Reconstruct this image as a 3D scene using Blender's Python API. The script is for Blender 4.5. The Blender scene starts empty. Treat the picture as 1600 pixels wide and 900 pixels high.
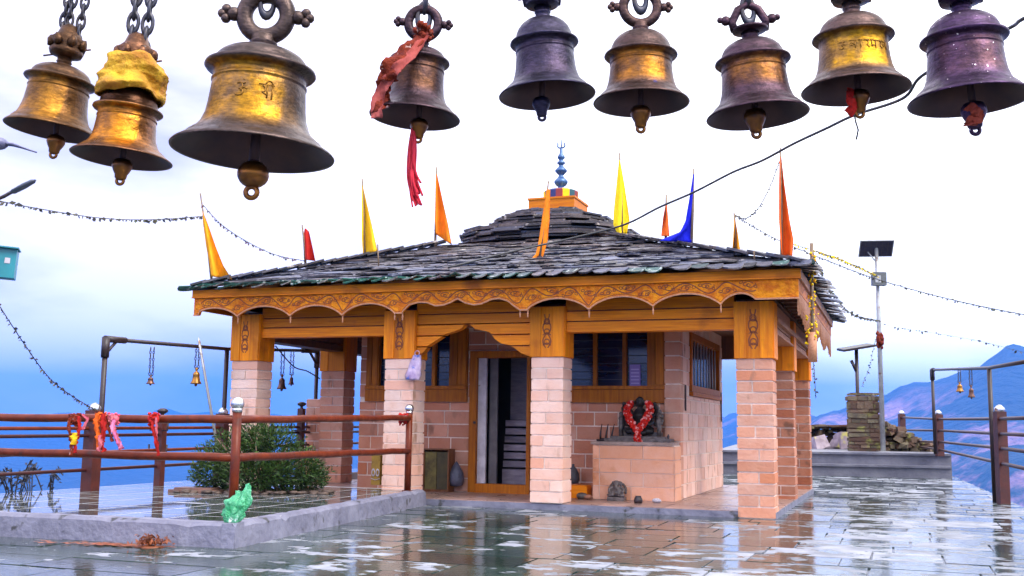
import bpy, math, random
from mathutils import Vector, Matrix
R = math.radians
rnd = random.Random(11)
scene = bpy.context.scene
COL = scene.collection

# ------------------------------------------------------------------ camera
FPX, PITCH, ROLL, EYE = 1654.3, 0.12933, 0.01378, 1.08      # focal length in 1600-px units
camd = bpy.data.cameras.new("camera"); cam = bpy.data.objects.new("camera", camd); COL.objects.link(cam)
_f = Vector((0, math.cos(PITCH), math.sin(PITCH))); _u0 = Vector((0, -math.sin(PITCH), math.cos(PITCH))); _r0 = Vector((1, 0, 0))
_c, _s = math.cos(ROLL), math.sin(ROLL)
_r = _r0 * _c + _u0 * _s; _u = -_r0 * _s + _u0 * _c
cam.matrix_world = Matrix(((_r.x, _u.x, -_f.x, 0), (_r.y, _u.y, -_f.y, 0), (_r.z, _u.z, -_f.z, EYE), (0, 0, 0, 1)))
camd.sensor_width = 36; camd.lens = FPX / 1600 * 36; camd.clip_start = 0.05; camd.clip_end = 60000
scene.camera = cam

# ------------------------------------------------------------------ world, sun, exposure
SUN_EL, SUN_AZ = 48.0, 132.0            # degrees; azimuth clockwise from +Y (behind the camera, to the right)
SKY_STRENGTH = 0.1
w = bpy.data.worlds.new("World"); scene.world = w; w.use_nodes = True
nt = w.node_tree; N = nt.nodes; K = nt.links; N.clear()
out = N.new("ShaderNodeOutputWorld"); bg = N.new("ShaderNodeBackground"); bg.inputs[1].default_value = SKY_STRENGTH
sky = N.new("ShaderNodeTexSky"); sky.sky_type = 'NISHITA'; sky.sun_disc = False
sky.sun_elevation = R(SUN_EL); sky.sun_rotation = R(SUN_AZ); sky.altitude = 2400
tc = N.new("ShaderNodeTexCoord"); mp = N.new("ShaderNodeMapping"); mp.inputs['Scale'].default_value = (1.0, 1.0, 3.2)
no = N.new("ShaderNodeTexNoise"); no.inputs['Scale'].default_value = 2.2; no.inputs['Detail'].default_value = 7; no.inputs['Roughness'].default_value = .55
rp = N.new("ShaderNodeValToRGB"); rp.color_ramp.elements[0].position = .34; rp.color_ramp.elements[0].color = (6.6, 6.8, 8.2, 1)
rp.color_ramp.elements[1].position = .57; rp.color_ramp.elements[1].color = (15.5, 15.4, 15.6, 1)
mx = N.new("ShaderNodeMix"); mx.data_type = 'RGBA'; mx.inputs[0].default_value = .95
K.new(tc.outputs['Generated'], mp.inputs[0]); K.new(mp.outputs[0], no.inputs['Vector']); K.new(no.outputs['Fac'], rp.inputs[0])
# unseen sky behind and overhead brightened to light the fronts; bluer low left
def dotn(vec, a, b_, c0, c1):
    d = N.new("ShaderNodeVectorMath"); d.operation = 'DOT_PRODUCT'; d.inputs[1].default_value = vec; K.new(tc.outputs['Generated'], d.inputs[0])
    q = N.new("ShaderNodeMapRange"); q.interpolation_type = 'SMOOTHSTEP'; q.inputs[1].default_value = a; q.inputs[2].default_value = b_; q.inputs[3].default_value = c0; q.inputs[4].default_value = c1; K.new(d.outputs['Value'], q.inputs[0]); return q.outputs[0]
thin = dotn((.55, -.58, .48), -.76, .10, .60, 1.2)
vm = N.new("ShaderNodeVectorMath"); vm.operation = 'SCALE'; K.new(rp.outputs[0], vm.inputs[0]); K.new(thin, vm.inputs['Scale'])
lav = N.new("ShaderNodeMix"); lav.data_type = 'RGBA'; lav.blend_type = 'MULTIPLY'; K.new(dotn((-.92, .25, -.3), -.12, .34, 0, .9), lav.inputs[0]); K.new(vm.outputs[0], lav.inputs[6]); lav.inputs[7].default_value = (.95, .90, 1.08, 1)
K.new(sky.outputs[0], mx.inputs[6]); K.new(lav.outputs[2], mx.inputs[7]); K.new(mx.outputs[2], bg.inputs[0]); K.new(bg.outputs[0], out.inputs[0])
sund = bpy.data.lights.new("sun", 'SUN'); sund.energy = 2.1; sund.angle = R(28); sund.color = (1, .95, .88)
sun = bpy.data.objects.new("sun", sund); COL.objects.link(sun)
sd = Vector((math.sin(R(SUN_AZ)) * math.cos(R(SUN_EL)), math.cos(R(SUN_AZ)) * math.cos(R(SUN_EL)), math.sin(R(SUN_EL))))
sun.rotation_euler = sd.to_track_quat('Z', 'Y').to_euler(); sun.location = sd * 60
vs = scene.view_settings; vs.view_transform = 'Standard'; vs.look = 'None'; vs.exposure = 1.05; vs.gamma = 1; vs.use_curve_mapping = False
scene.render.engine = 'CYCLES'
cy = scene.cycles; cy.use_denoising = True; cy.max_bounces = 8; cy.diffuse_bounces = 4; cy.glossy_bounces = 4; cy.volume_bounces = 0
cy.sample_clamp_indirect = 6

# ------------------------------------------------------------------ placing helpers
BX, BY, YAW = 3.219, 13.0355, 0.3505           # right front corner of the temple, and its turn
CA, SA = math.cos(YAW), math.sin(YAW)
def L(x, y, z): return Vector((BX + x * CA + y * SA, BY - x * SA + y * CA, z))
def toL(p): dx, dy = p[0] - BX, p[1] - BY; return (dx * CA - dy * SA, dx * SA + dy * CA, p[2])
EYEV = Vector((0, 0, EYE))
def ray(px, py): return _f + _r * ((px - 800) / FPX) - _u * ((py - 450) / FPX)
def P(px, py, Y): d = ray(px, py); return EYEV + d * (Y / d.y)        # a point of the place at a distance Y
def Pz(px, py, z): d = ray(px, py); return EYEV + d * ((z - EYE) / d.z)
def Ply(px, py, y): d = ray(px, py); return EYEV + d * ((y + BX * SA + BY * CA) / (d.x * SA + d.y * CA)) if False else _ply(d, y)
def _ply(d, y):
    # local y = (Px-BX)*SA + (Py-BY)*CA
    t = (y + BX * SA + BY * CA) / (d.x * SA + d.y * CA); return EYEV + d * t
def ly(px, py, y): return toL(_ply(ray(px, py), y))
def lxx(px, py, x):
    d = ray(px, py); t = (x + BX * CA - BY * SA) / (d.x * CA - d.y * SA); return toL(EYEV + d * t)

# ------------------------------------------------------------------ mesh helper
class MB:
    def __init__(s): s.v = []; s.f = []; s.t = []; s.m = []; s.sm = []
    def face(s, idx, t=.5, m=0, sm=False): s.f.append(tuple(idx)); s.t.append(t); s.m.append(m); s.sm.append(sm)
    def add(s, vs, fs, t=.5, m=0, sm=False):
        b = len(s.v); s.v += [tuple(q) for q in vs]
        for f in fs: s.face([b + i for i in f], t, m, sm)
    def hexa(s, p, t=.5, m=0):      # p: 8 points, bottom 4 ccw then top 4
        s.add(p, [(3, 2, 1, 0), (4, 5, 6, 7), (0, 1, 5, 4), (1, 2, 6, 5), (2, 3, 7, 6), (3, 0, 4, 7)], t, m)
    def box(s, x0, x1, y0, y1, z0, z1, t=.5, m=0):
        s.hexa([(x0, y0, z0), (x1, y0, z0), (x1, y1, z0), (x0, y1, z0), (x0, y0, z1), (x1, y0, z1), (x1, y1, z1), (x0, y1, z1)], t, m)
    def obox(s, c, size, rot, t=.5, m=0):
        h = [q / 2 for q in size]; c = Vector(c)
        pts = [c + rot @ Vector((sx * h[0], sy * h[1], sz * h[2])) for sz in (-1, 1) for sx, sy in ((-1, -1), (1, -1), (1, 1), (-1, 1))]
        s.hexa(pts, t, m)
    def tube(s, pts, r, n=8, t=.5, m=0, caps=True, flat=1.0):
        pts = [Vector(q) for q in pts]; rs = r if isinstance(r, (list, tuple)) else [r] * len(pts)
        b = len(s.v); prev = None
        for i, p in enumerate(pts):
            d = (pts[min(i + 1, len(pts) - 1)] - pts[max(i - 1, 0)])
            if d.length < 1e-9: d = Vector((0, 0, 1))
            d.normalize()
            if prev is None:
                a = Vector((0, 0, 1)) if abs(d.z) < .9 else Vector((1, 0, 0)); x = d.cross(a).normalized()
            else:
                x = (prev - d * prev.dot(d)); x = x.normalized() if x.length > 1e-6 else d.orthogonal().normalized()
            prev = x; y = d.cross(x)
            for k in range(n):
                an = 2 * math.pi * k / n; s.v.append(tuple(p + x * (math.cos(an) * rs[i]) + y * (math.sin(an) * rs[i] * flat)))
        for i in range(len(pts) - 1):
            for k in range(n):
                k2 = (k + 1) % n; s.face((b + i * n + k, b + i * n + k2, b + (i + 1) * n + k2, b + (i + 1) * n + k), t, m, True)
        if caps:
            s.face([b + k for k in range(n)][::-1], t, m); e = b + (len(pts) - 1) * n; s.face([e + k for k in range(n)], t, m)
    def lathe(s, prof, n=32, o=(0, 0, 0), t=.5, m=0, M=None, sm=True):
        b = len(s.v)
        for r, z in prof:
            for k in range(n):
                an = 2 * math.pi * k / n; q = Vector((o[0] + r * math.cos(an), o[1] + r * math.sin(an), o[2] + z))
                s.v.append(tuple(M @ q if M else q))
        for i in range(len(prof) - 1):
            for k in range(n):
                k2 = (k + 1) % n; s.face((b + i * n + k, b + i * n + k2, b + (i + 1) * n + k2, b + (i + 1) * n + k), t, m, sm)
    def torus(s, c, R1, r2, M=None, n=28, k=10, t=.5, m=0, sx=1, sz=1):       # ring standing in the xz plane
        b = len(s.v); c = Vector(c)
        for i in range(n):
            a = 2 * math.pi * i / n
            for j in range(k):
                e = 2 * math.pi * j / k
                q = Vector(((R1 + r2 * math.cos(e)) * math.cos(a) * sx, r2 * math.sin(e), (R1 + r2 * math.cos(e)) * math.sin(a) * sz))
                s.v.append(tuple(c + (M @ q if M else q)))
        for i in range(n):
            for j in range(k):
                i2 = (i + 1) % n; j2 = (j + 1) % k
                s.face((b + i * k + j, b + i2 * k + j, b + i2 * k + j2, b + i * k + j2), t, m, True)
    def ball(s, c, r, n=12, t=.5, m=0, sc=(1, 1, 1), jit=0):
        b = len(s.v); k = max(4, n // 2 + 1)
        for i in range(k + 1):
            th = math.pi * i / k
            for j in range(n):
                a = 2 * math.pi * j / n; q = 1 + (rnd.uniform(-jit, jit) if 0 < i < k else 0)
                s.v.append((c[0] + r * sc[0] * q * math.sin(th) * math.cos(a), c[1] + r * sc[1] * q * math.sin(th) * math.sin(a), c[2] + r * sc[2] * q * math.cos(th)))
        for i in range(k):
            for j in range(n):
                j2 = (j + 1) % n
                if i == 0: s.face((b, b + n + j, b + n + j2), t, m, True)
                elif i == k - 1: s.face((b + i * n + j, b + (i + 1) * n, b + i * n + j2), t, m, True)
                else: s.face((b + i * n + j, b + (i + 1) * n + j, b + (i + 1) * n + j2, b + i * n + j2), t, m, True)
    def prism(s, poly, y0, y1, t=.5, m=0):      # poly in xz, extruded along y
        n = len(poly); vs = [(x, y0, z) for x, z in poly] + [(x, y1, z) for x, z in poly]
        s.add(vs, [tuple(range(n)), tuple(range(2 * n - 1, n - 1, -1))] + [(i, i + n, (i + 1) % n + n, (i + 1) % n) for i in range(n)], t, m)
    def slab(s, poly, z0, z1, t=.5, m=0):       # poly in xy, extruded along z (ccw)
        n = len(poly); vs = [(x, y, z0) for x, y in poly] + [(x, y, z1) for x, y in poly]
        s.add(vs, [tuple(range(n))[::-1], tuple(range(n, 2 * n))] + [(i, (i + 1) % n, (i + 1) % n + n, i + n) for i in range(n)], t, m)
    def build(s, name, mats, parent=None, loc=None, rotz=None):
        me = bpy.data.meshes.new(name); me.from_pydata(s.v, [], s.f)
        mats = mats if isinstance(mats, (list, tuple)) else [mats]
        for m in mats: me.materials.append(m)
        me.polygons.foreach_set("material_index", s.m); me.polygons.foreach_set("use_smooth", s.sm)
        a = me.attributes.new("tint", 'FLOAT', 'FACE'); a.data.foreach_set("value", s.t)
        me.update(); me.validate()
        o = bpy.data.objects.new(name, me); COL.objects.link(o)
        if parent: o.parent = parent
        if loc is not None: o.location = loc
        if rotz is not None: o.rotation_euler = (0, 0, rotz)
        return o
def tag(o, label, cat, group=None):
    o["label"] = label; o["category"] = cat
    if group: o["group"] = group
    return o
def struct(o, kind="structure"): o["kind"] = kind; return o
def thing(name, label, cat, loc=(0, 0, 0), rotz=0, group=None):
    o = bpy.data.objects.new(name, None); COL.objects.link(o); o.empty_display_size = .2
    o.location = loc; o.rotation_euler = (0, 0, rotz); return tag(o, label, cat, group)
def recolor_normals(o):
    import bmesh
    b = bmesh.new(); b.from_mesh(o.data); bmesh.ops.recalc_face_normals(b, faces=b.faces); b.to_mesh(o.data); b.free(); return o

# ------------------------------------------------------------------ materials
def mat(name, c1, c2=None, scale=6, rough=.6, bump=0, metallic=0, c3=None, stretch=(1, 1, 1), detail=6, ramp=(.35, .65), tintv=0, coat=0,
        rough2=None, bscale=None, spots=None, spec=.5, trans=0, sheen=0, bdist=.02, sst=(1, 1, 1)):
    """noise blend of c1 and c2, c3 mixed in by the per-face tint, tintv = brightness spread by tint"""
    m = bpy.data.materials.new(name); m.use_nodes = True; t = m.node_tree; n = t.nodes; k = t.links
    b = n["Principled BSDF"]; b.inputs['Roughness'].default_value = rough; b.inputs['Metallic'].default_value = metallic
    b.inputs['Specular IOR Level'].default_value = spec
    if coat: b.inputs['Coat Weight'].default_value = coat; b.inputs['Coat Roughness'].default_value = .2
    if trans: b.inputs['Transmission Weight'].default_value = trans
    co = n.new("ShaderNodeTexCoord"); ma = n.new("ShaderNodeMapping"); ma.inputs['Scale'].default_value = stretch
    k.new(co.outputs['Object'], ma.inputs[0])
    nz = n.new("ShaderNodeTexNoise"); nz.inputs['Scale'].default_value = scale; nz.inputs['Detail'].default_value = detail; nz.inputs['Roughness'].default_value = .62
    k.new(ma.outputs[0], nz.inputs['Vector'])
    mr = n.new("ShaderNodeMapRange"); mr.inputs[1].default_value = ramp[0]; mr.inputs[2].default_value = ramp[1]; k.new(nz.outputs['Fac'], mr.inputs[0])
    mi = n.new("ShaderNodeMix"); mi.data_type = 'RGBA'; mi.inputs[6].default_value = (*c1, 1); mi.inputs[7].default_value = (*(c2 or c1), 1); k.new(mr.outputs[0], mi.inputs[0])
    colr = mi.outputs[2]
    if c3 or tintv:
        at = n.new("ShaderNodeAttribute"); at.attribute_name = "tint"
        if c3:
            m3 = n.new("ShaderNodeMix"); m3.data_type = 'RGBA'; k.new(at.outputs['Fac'], m3.inputs[0]); k.new(colr, m3.inputs[6]); m3.inputs[7].default_value = (*c3, 1); colr = m3.outputs[2]
        if tintv:
            wn = n.new("ShaderNodeMath"); wn.operation = 'MULTIPLY'; wn.inputs[1].default_value = 37.7; k.new(at.outputs['Fac'], wn.inputs[0])
            fr = n.new("ShaderNodeMath"); fr.operation = 'FRACT'; k.new(wn.outputs[0], fr.inputs[0])
            r2 = n.new("ShaderNodeMapRange"); r2.inputs[3].default_value = 1 - tintv; r2.inputs[4].default_value = 1 + tintv; k.new(fr.outputs[0], r2.inputs[0])
            hs = n.new("ShaderNodeHueSaturation"); k.new(r2.outputs[0], hs.inputs['Value']); k.new(colr, hs.inputs['Color']); colr = hs.outputs[0]
    if spots:       # (colour, scale, threshold, softness)
        sn = n.new("ShaderNodeTexNoise"); sn.inputs['Scale'].default_value = spots[1]; sn.inputs['Detail'].default_value = 5; sm_ = n.new("ShaderNodeMapping"); sm_.inputs['Scale'].default_value = sst; k.new(co.outputs['Object'], sm_.inputs[0]); k.new(sm_.outputs[0], sn.inputs['Vector'])
        sr = n.new("ShaderNodeMapRange"); sr.inputs[1].default_value = spots[2]; sr.inputs[2].default_value = spots[2] + spots[3]; k.new(sn.outputs['Fac'], sr.inputs[0])
        m4 = n.new("ShaderNodeMix"); m4.data_type = 'RGBA'; k.new(sr.outputs[0], m4.inputs[0]); k.new(colr, m4.inputs[6]); m4.inputs[7].default_value = (*spots[0], 1); colr = m4.outputs[2]
    k.new(colr, b.inputs['Base Color'])
    if rough2 is not None:
        rr = n.new("ShaderNodeMapRange"); rr.inputs[1].default_value = ramp[0]; rr.inputs[2].default_value = ramp[1]; rr.inputs[3].default_value = rough; rr.inputs[4].default_value = rough2
        k.new(nz.outputs['Fac'], rr.inputs[0]); k.new(rr.outputs[0], b.inputs['Roughness'])
    if bump:
        bn = n.new("ShaderNodeTexNoise"); bn.inputs['Scale'].default_value = bscale or scale * 3; bn.inputs['Detail'].default_value = 5; k.new(ma.outputs[0], bn.inputs['Vector'])
        bu = n.new("ShaderNodeBump"); bu.inputs['Strength'].default_value = bump; bu.inputs['Distance'].default_value = bdist; k.new(bn.outputs['Fac'], bu.inputs['Height']); k.new(bu.outputs[0], b.inputs['Normal'])
    return m

W_ = dict(rough=.5, spec=.22, tintv=.22, bump=.15, detail=8, spots=((.34, .085, .003), 1.7, .60, .14))
wood_x = mat("varnished wood along x", (.78, .245, .002), (.56, .135, .002), 3.0, stretch=(.6, 8, 14), **W_)
wood_z = mat("varnished wood upright", (.80, .26, .002), (.60, .15, .002), 3.0, stretch=(9, 9, .6), **W_)
wood_y = mat("varnished wood along y", (.70, .21, .003), (.50, .12, .003), 3.0, stretch=(9, .6, 14), **W_)
wood_shaded = mat("shade-darkened window wood", (.44, .135, .004), (.26, .065, .003), 3.0, stretch=(9, 9, .6), **W_)  # porch shade on window and door frames is put into this darker colour
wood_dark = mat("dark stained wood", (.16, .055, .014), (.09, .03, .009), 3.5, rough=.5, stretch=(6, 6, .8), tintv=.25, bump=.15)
carved_m = mat("carved golden wood", (.84, .29, .003), (.60, .14, .002), 11, rough=.5, spec=.22, detail=9, bump=1.0, bscale=26, bdist=.03, ramp=(.40, .60))
wood_carve = mat("carved groove brown", (.15, .026, .003), (.24, .05, .004), 20, rough=.6)
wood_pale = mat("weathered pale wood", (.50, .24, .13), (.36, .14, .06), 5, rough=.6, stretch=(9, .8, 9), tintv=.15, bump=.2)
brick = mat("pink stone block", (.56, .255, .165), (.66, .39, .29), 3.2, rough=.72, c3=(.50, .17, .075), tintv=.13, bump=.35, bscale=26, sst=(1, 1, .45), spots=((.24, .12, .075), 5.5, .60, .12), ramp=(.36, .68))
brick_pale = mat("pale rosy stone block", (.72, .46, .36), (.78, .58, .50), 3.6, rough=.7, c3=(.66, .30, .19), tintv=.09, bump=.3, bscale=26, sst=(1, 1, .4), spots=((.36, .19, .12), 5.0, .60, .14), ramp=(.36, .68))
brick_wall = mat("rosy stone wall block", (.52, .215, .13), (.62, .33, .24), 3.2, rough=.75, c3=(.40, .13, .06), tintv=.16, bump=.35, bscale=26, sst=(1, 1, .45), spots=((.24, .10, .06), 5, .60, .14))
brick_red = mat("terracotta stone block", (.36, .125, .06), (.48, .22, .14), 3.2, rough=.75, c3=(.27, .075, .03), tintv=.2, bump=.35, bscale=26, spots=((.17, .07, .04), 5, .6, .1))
mortar = mat("pale mortar", (.82, .69, .61), (.68, .54, .46), 12, rough=.85, bump=.3)
concrete = mat("wet grey concrete", (.15, .15, .185), (.09, .09, .12), 2.6, rough=.6, bump=.5, bscale=18, rough2=.35, spots=((.10, .10, .10), 2.2, .66, .08))
kerb_m = mat("lavender grey kerb", (.20, .20, .265), (.12, .12, .17), 3.2, rough=.62, bump=.8, bscale=16, spots=((.05, .05, .055), 5.1, .62, .05))
slate = mat("roof slate", (.028, .035, .062), (.08, .09, .135), 5, rough=.34, c3=(.06, .05, .055), tintv=.75, bump=.6, bscale=22, rough2=.55, spots=((.34, .31, .30), 7, .665, .05))
slate_brown = mat("old brown roof slate", (.05, .035, .033), (.12, .09, .085), 5, rough=.45, c3=(.035, .03, .038), tintv=.7, bump=.7, bscale=22, rough2=.6, spots=((.42, .37, .34), 6, .64, .06))
moss_tile = mat("mossy eave slate", (.010, .105, .070), (.03, .09, .08), 3, rough=.4, c3=(.02, .05, .05), tintv=.6, bump=.5, bscale=20, spots=((.34, .40, .38), 12, .60, .04))
slate_edge_glint = mat("slate edge with painted wet glint", (.30, .27, .26), (.12, .10, .10), 18, rough=.6, ramp=(.4, .6))  # wet highlights along the slate edges, painted as pale edge faces
iron_dark = mat("dark painted iron", (.014, .009, .014), (.03, .015, .014), 18, rough=.45, bump=.15)
rail_red = mat("red brown painted pipe", (.15, .024, .006), (.08, .012, .005), 7, spec=.22, rough=.34, bump=.12, rough2=.5, spots=((.06, .02, .015), 14, .62, .08))
rail_dark = mat("dark brown painted pipe", (.05, .010, .009), (.03, .008, .009), 7, spec=.3, rough=.4, bump=.12)
post_brown = mat("dark brown post paint", (.085, .016, .010), (.045, .010, .008), 6, rough=.5, bump=.25)
silver = mat("silver paint", (.62, .63, .66), (.42, .43, .47), 14, rough=.22, metallic=.9)
steel = mat("galvanised steel", (.42, .43, .44), (.30, .30, .30), 10, rough=.45, metallic=.5, spots=((.20, .10, .05), 8, .64, .08))
chain_m = mat("dark chain steel", (.04, .045, .07), (.07, .06, .06), 30, rough=.4, metallic=.7)
blue_paint = mat("blue metal paint", (.025, .075, .20), (.07, .15, .30), 12, rough=.3, metallic=.3)
glass_blue = mat("dark blue window glass", (.003, .006, .022), (.005, .014, .05), 2.0, rough=.12, stretch=(1, 1, 3))
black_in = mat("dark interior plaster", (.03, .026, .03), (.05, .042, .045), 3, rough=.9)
white_paint = mat("chalky white paint", (.60, .56, .60), (.42, .38, .42), 7, rough=.6, spots=((.25, .2, .14), 9, .66, .06), bump=.2)
stone_black = mat("black carved stone", (.009, .008, .009), (.028, .024, .024), 14, spec=.3, rough=.42, bump=.4, bscale=40, bdist=.01)
stone_grey = mat("grey carved stone", (.045, .034, .032), (.16, .13, .12), 16, rough=.5, bump=.4, bscale=40)
def cloth(name, c, c2=None, rough=.8): return mat(name, c, c2 or tuple(q * .7 for q in c), 6, rough=rough, bump=.8, bscale=9, tintv=.12, stretch=(1.6, 1, .6), spec=.2, bdist=.04)
c_orange = cloth("orange cloth", (.86, .23, .012)); c_amber = cloth("amber cloth", (.86, .36, .012)); c_yellow = cloth("yellow cloth", (.86, .55, .02), (.80, .44, .012))
c_lemon = cloth("lemon yellow cloth", (.88, .66, .015), (.84, .56, .01)); c_red = cloth("red cloth", (.44, .014, .010)); c_blue = cloth("royal blue cloth", (.006, .012, .52))
c_scarlet = cloth("scarlet orange cloth", (.84, .13, .012)); c_pink = cloth("pink red cloth", (.50, .04, .09), (.55, .16, .18)); c_lilac = mat("printed lilac plastic", (.66, .52, .66), (.34, .22, .42), 11, rough=.3, spots=((.10, .16, .5), 9, .56, .05))
c_rust = mat("rust red brocade", (.24, .030, .008), (.10, .010, .006), 40, rough=.75, spec=.2, bump=.5, spots=((.40, .26, .24), 70, .64, .04))
bamboo = mat("grey bamboo stick", (.22, .15, .09), (.13, .08, .05), 14, rough=.6)
wire_m = mat("black cable", (.016, .016, .022), (.03, .03, .03), 20, rough=.5)
leaf_dark = mat("dark shrub leaf", (.010, .032, .006), (.022, .055, .010), 3, rough=.5, spec=.3, c3=(.045, .085, .012), tintv=.6)
leaf_dry = mat("dry garland leaf", (.05, .065, .03), (.11, .08, .05), 6, rough=.6, tintv=.4)
# ================================================================== the setting
def wet_floor_mat(name, wet1, wet2, dry1, dry2, thr, soft, joint=None, wscale=1.5, tw=.28, wr=.035, stretch=(.55, 1.25, 1), wb=.035, east=0):
    m = bpy.data.materials.new(name); m.use_nodes = True; t = m.node_tree; n = t.nodes; k = t.links; b = n["Principled BSDF"]
    co = n.new("ShaderNodeTexCoord"); ma = n.new("ShaderNodeMapping"); ma.inputs['Scale'].default_value = stretch; k.new(co.outputs['Object'], ma.inputs[0])
    at = n.new("ShaderNodeAttribute"); at.attribute_name = "tint"
    nz = n.new("ShaderNodeTexNoise"); nz.inputs['Scale'].default_value = wscale; nz.inputs['Detail'].default_value = 7; nz.inputs['Roughness'].default_value = .6; k.new(ma.outputs[0], nz.inputs['Vector'])
    m1 = n.new("ShaderNodeMath"); m1.operation = 'MULTIPLY_ADD'; m1.inputs[1].default_value = tw; k.new(at.outputs['Fac'], m1.inputs[0]); k.new(nz.outputs['Fac'], m1.inputs[2])
    if east:      # pale rough patches increase toward the open right side of the yard
        sp_ = n.new("ShaderNodeSeparateXYZ"); k.new(co.outputs['Object'], sp_.inputs[0]); er = n.new("ShaderNodeMapRange"); er.inputs[1].default_value = -1.6; er.inputs[2].default_value = 1.2; er.inputs[4].default_value = east; k.new(sp_.outputs['X'], er.inputs[0])
        ad = n.new("ShaderNodeMath"); k.new(m1.outputs[0], ad.inputs[0]); k.new(er.outputs[0], ad.inputs[1]); m1 = ad
    dr = n.new("ShaderNodeMapRange"); dr.inputs[1].default_value = thr; dr.inputs[2].default_value = thr + soft; k.new(m1.outputs[0], dr.inputs[0])
    n2 = n.new("ShaderNodeTexNoise"); n2.inputs['Scale'].default_value = 3.1; n2.inputs['Detail'].default_value = 8; k.new(co.outputs['Object'], n2.inputs['Vector'])
    r2 = n.new("ShaderNodeMapRange"); r2.inputs[1].default_value = .38; r2.inputs[2].default_value = .62; k.new(n2.outputs['Fac'], r2.inputs[0])
    def mixc(a, bcol, fac):
        q = n.new("ShaderNodeMix"); q.data_type = 'RGBA'; k.new(fac, q.inputs[0])
        for i, c in ((6, a), (7, bcol)):
            if isinstance(c, tuple): q.inputs[i].default_value = (*c, 1)
            else: k.new(c, q.inputs[i])
        return q.outputs[2]
    wet = mixc(wet1, wet2, r2.outputs[0]); dry = mixc(dry1, dry2, r2.outputs[0]); colr = mixc(wet, dry, dr.outputs[0])
    hs = n.new("ShaderNodeHueSaturation"); rv = n.new("ShaderNodeMapRange"); rv.inputs[3].default_value = .55; rv.inputs[4].default_value = 1.25; k.new(at.outputs['Fac'], rv.inputs[0]); k.new(rv.outputs[0], hs.inputs['Value']); k.new(colr, hs.inputs['Color'])
    k.new(hs.outputs[0], b.inputs['Base Color'])
    rr = n.new("ShaderNodeMapRange"); rr.inputs[3].default_value = wr; rr.inputs[4].default_value = .62; k.new(dr.outputs[0], rr.inputs[0]); k.new(rr.outputs[0], b.inputs['Roughness'])
    bn = n.new("ShaderNodeTexNoise"); bn.inputs['Scale'].default_value = 14; bn.inputs['Detail'].default_value = 6; k.new(co.outputs['Object'], bn.inputs['Vector'])
    bs = n.new("ShaderNodeMapRange"); bs.inputs[3].default_value = wb; bs.inputs[4].default_value = .5; k.new(dr.outputs[0], bs.inputs[0])
    bu = n.new("ShaderNodeBump"); bu.inputs['Distance'].default_value = .01; k.new(bs.outputs[0], bu.inputs['Strength']); k.new(bn.outputs['Fac'], bu.inputs['Height']); k.new(bu.outputs[0], b.inputs['Normal'])
    return m
floor_m = wet_floor_mat("wet flagstone", (.052, .075, .058), (.030, .052, .048), (.235, .245, .29), (.13, .14, .165), .665, .055, tw=.17, wscale=3.3, wr=.075, wb=.22, east=.085, stretch=(.85, 1.1, 1))
joint_m = mat("wet joint", (.022, .022, .022), (.04, .04, .038), 6, rough=.2)
tile_m = wet_floor_mat("wet platform tile", (.075, .085, .07), (.11, .12, .125), (.36, .37, .43), (.24, .25, .30), .80, .05, wr=.03)
grout_m = mat("pale tile joint", (.50, .50, .52), (.34, .34, .35), 8, rough=.35)
plinth_m = mat("rosy plinth paving", (.36, .22, .18), (.24, .16, .14), 4, rough=.4, tintv=.2, bump=.3, rough2=.25)

# railing line on the right (temple axes), the edge of the terrace
RL = [(3.25, -1.5), (2.99, 4.705), (2.83, 11.0), (2.72, 12.5)]
def right_edge(y): return 2.99 + .10 + (4.705 - y) * .043
pz = MB()
y = -16.0
edge = lambda y: right_edge(y)
base = [(-4.2, -16), (edge(-16), -16), (edge(16.5), 16.5), (-9, 16.5), (-9, -.2), (-4.2, -.2)]
pz.slab(base, -3.2, -.012, .5, 1)
pz.slab([(-9, -16), (-4.2, -16), (-4.2, -5.0), (-9, -5.0)], -3.2, -.012, .5, 1)
while y < 16.4:
    h = rnd.uniform(.34, .66); x = -9.0 + rnd.uniform(0, .5)
    while x < edge(y) - .05:
        ww = rnd.uniform(.5, 1.25); x1 = min(x + ww, edge(y))
        inside_temple = -7.85 < x and x1 < -.3 and y > .5 and y + h < 5.4
        under_platform = x1 < -4.75 and -5.3 < y < 6
        if not inside_temple and not under_platform:
            g = .009; j = lambda: rnd.uniform(-.006, .006)
            tl = .0022
            z = [rnd.uniform(-tl, tl) for _ in range(4)]
            q = [(x + g + j(), y + g + j()), (x1 - g + j(), y + g + j()), (x1 - g + j(), y + h - g + j()), (x + g + j(), y + h - g + j())]
            a, b = rnd.uniform(-.0022, .0022), rnd.uniform(-.0022, .0022)
            pz.hexa([(px_, py_, -.012) for px_, py_ in q] + [(px_, py_, (a if i in (0, 3) else -a) + (b if i < 2 else -b)) for i, (px_, py_) in enumerate(q)], rnd.random())
        x = x1
    y += h
plaza = struct(pz.build("plaza", [floor_m, joint_m], None, L(0, 0, 0), -YAW))

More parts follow.
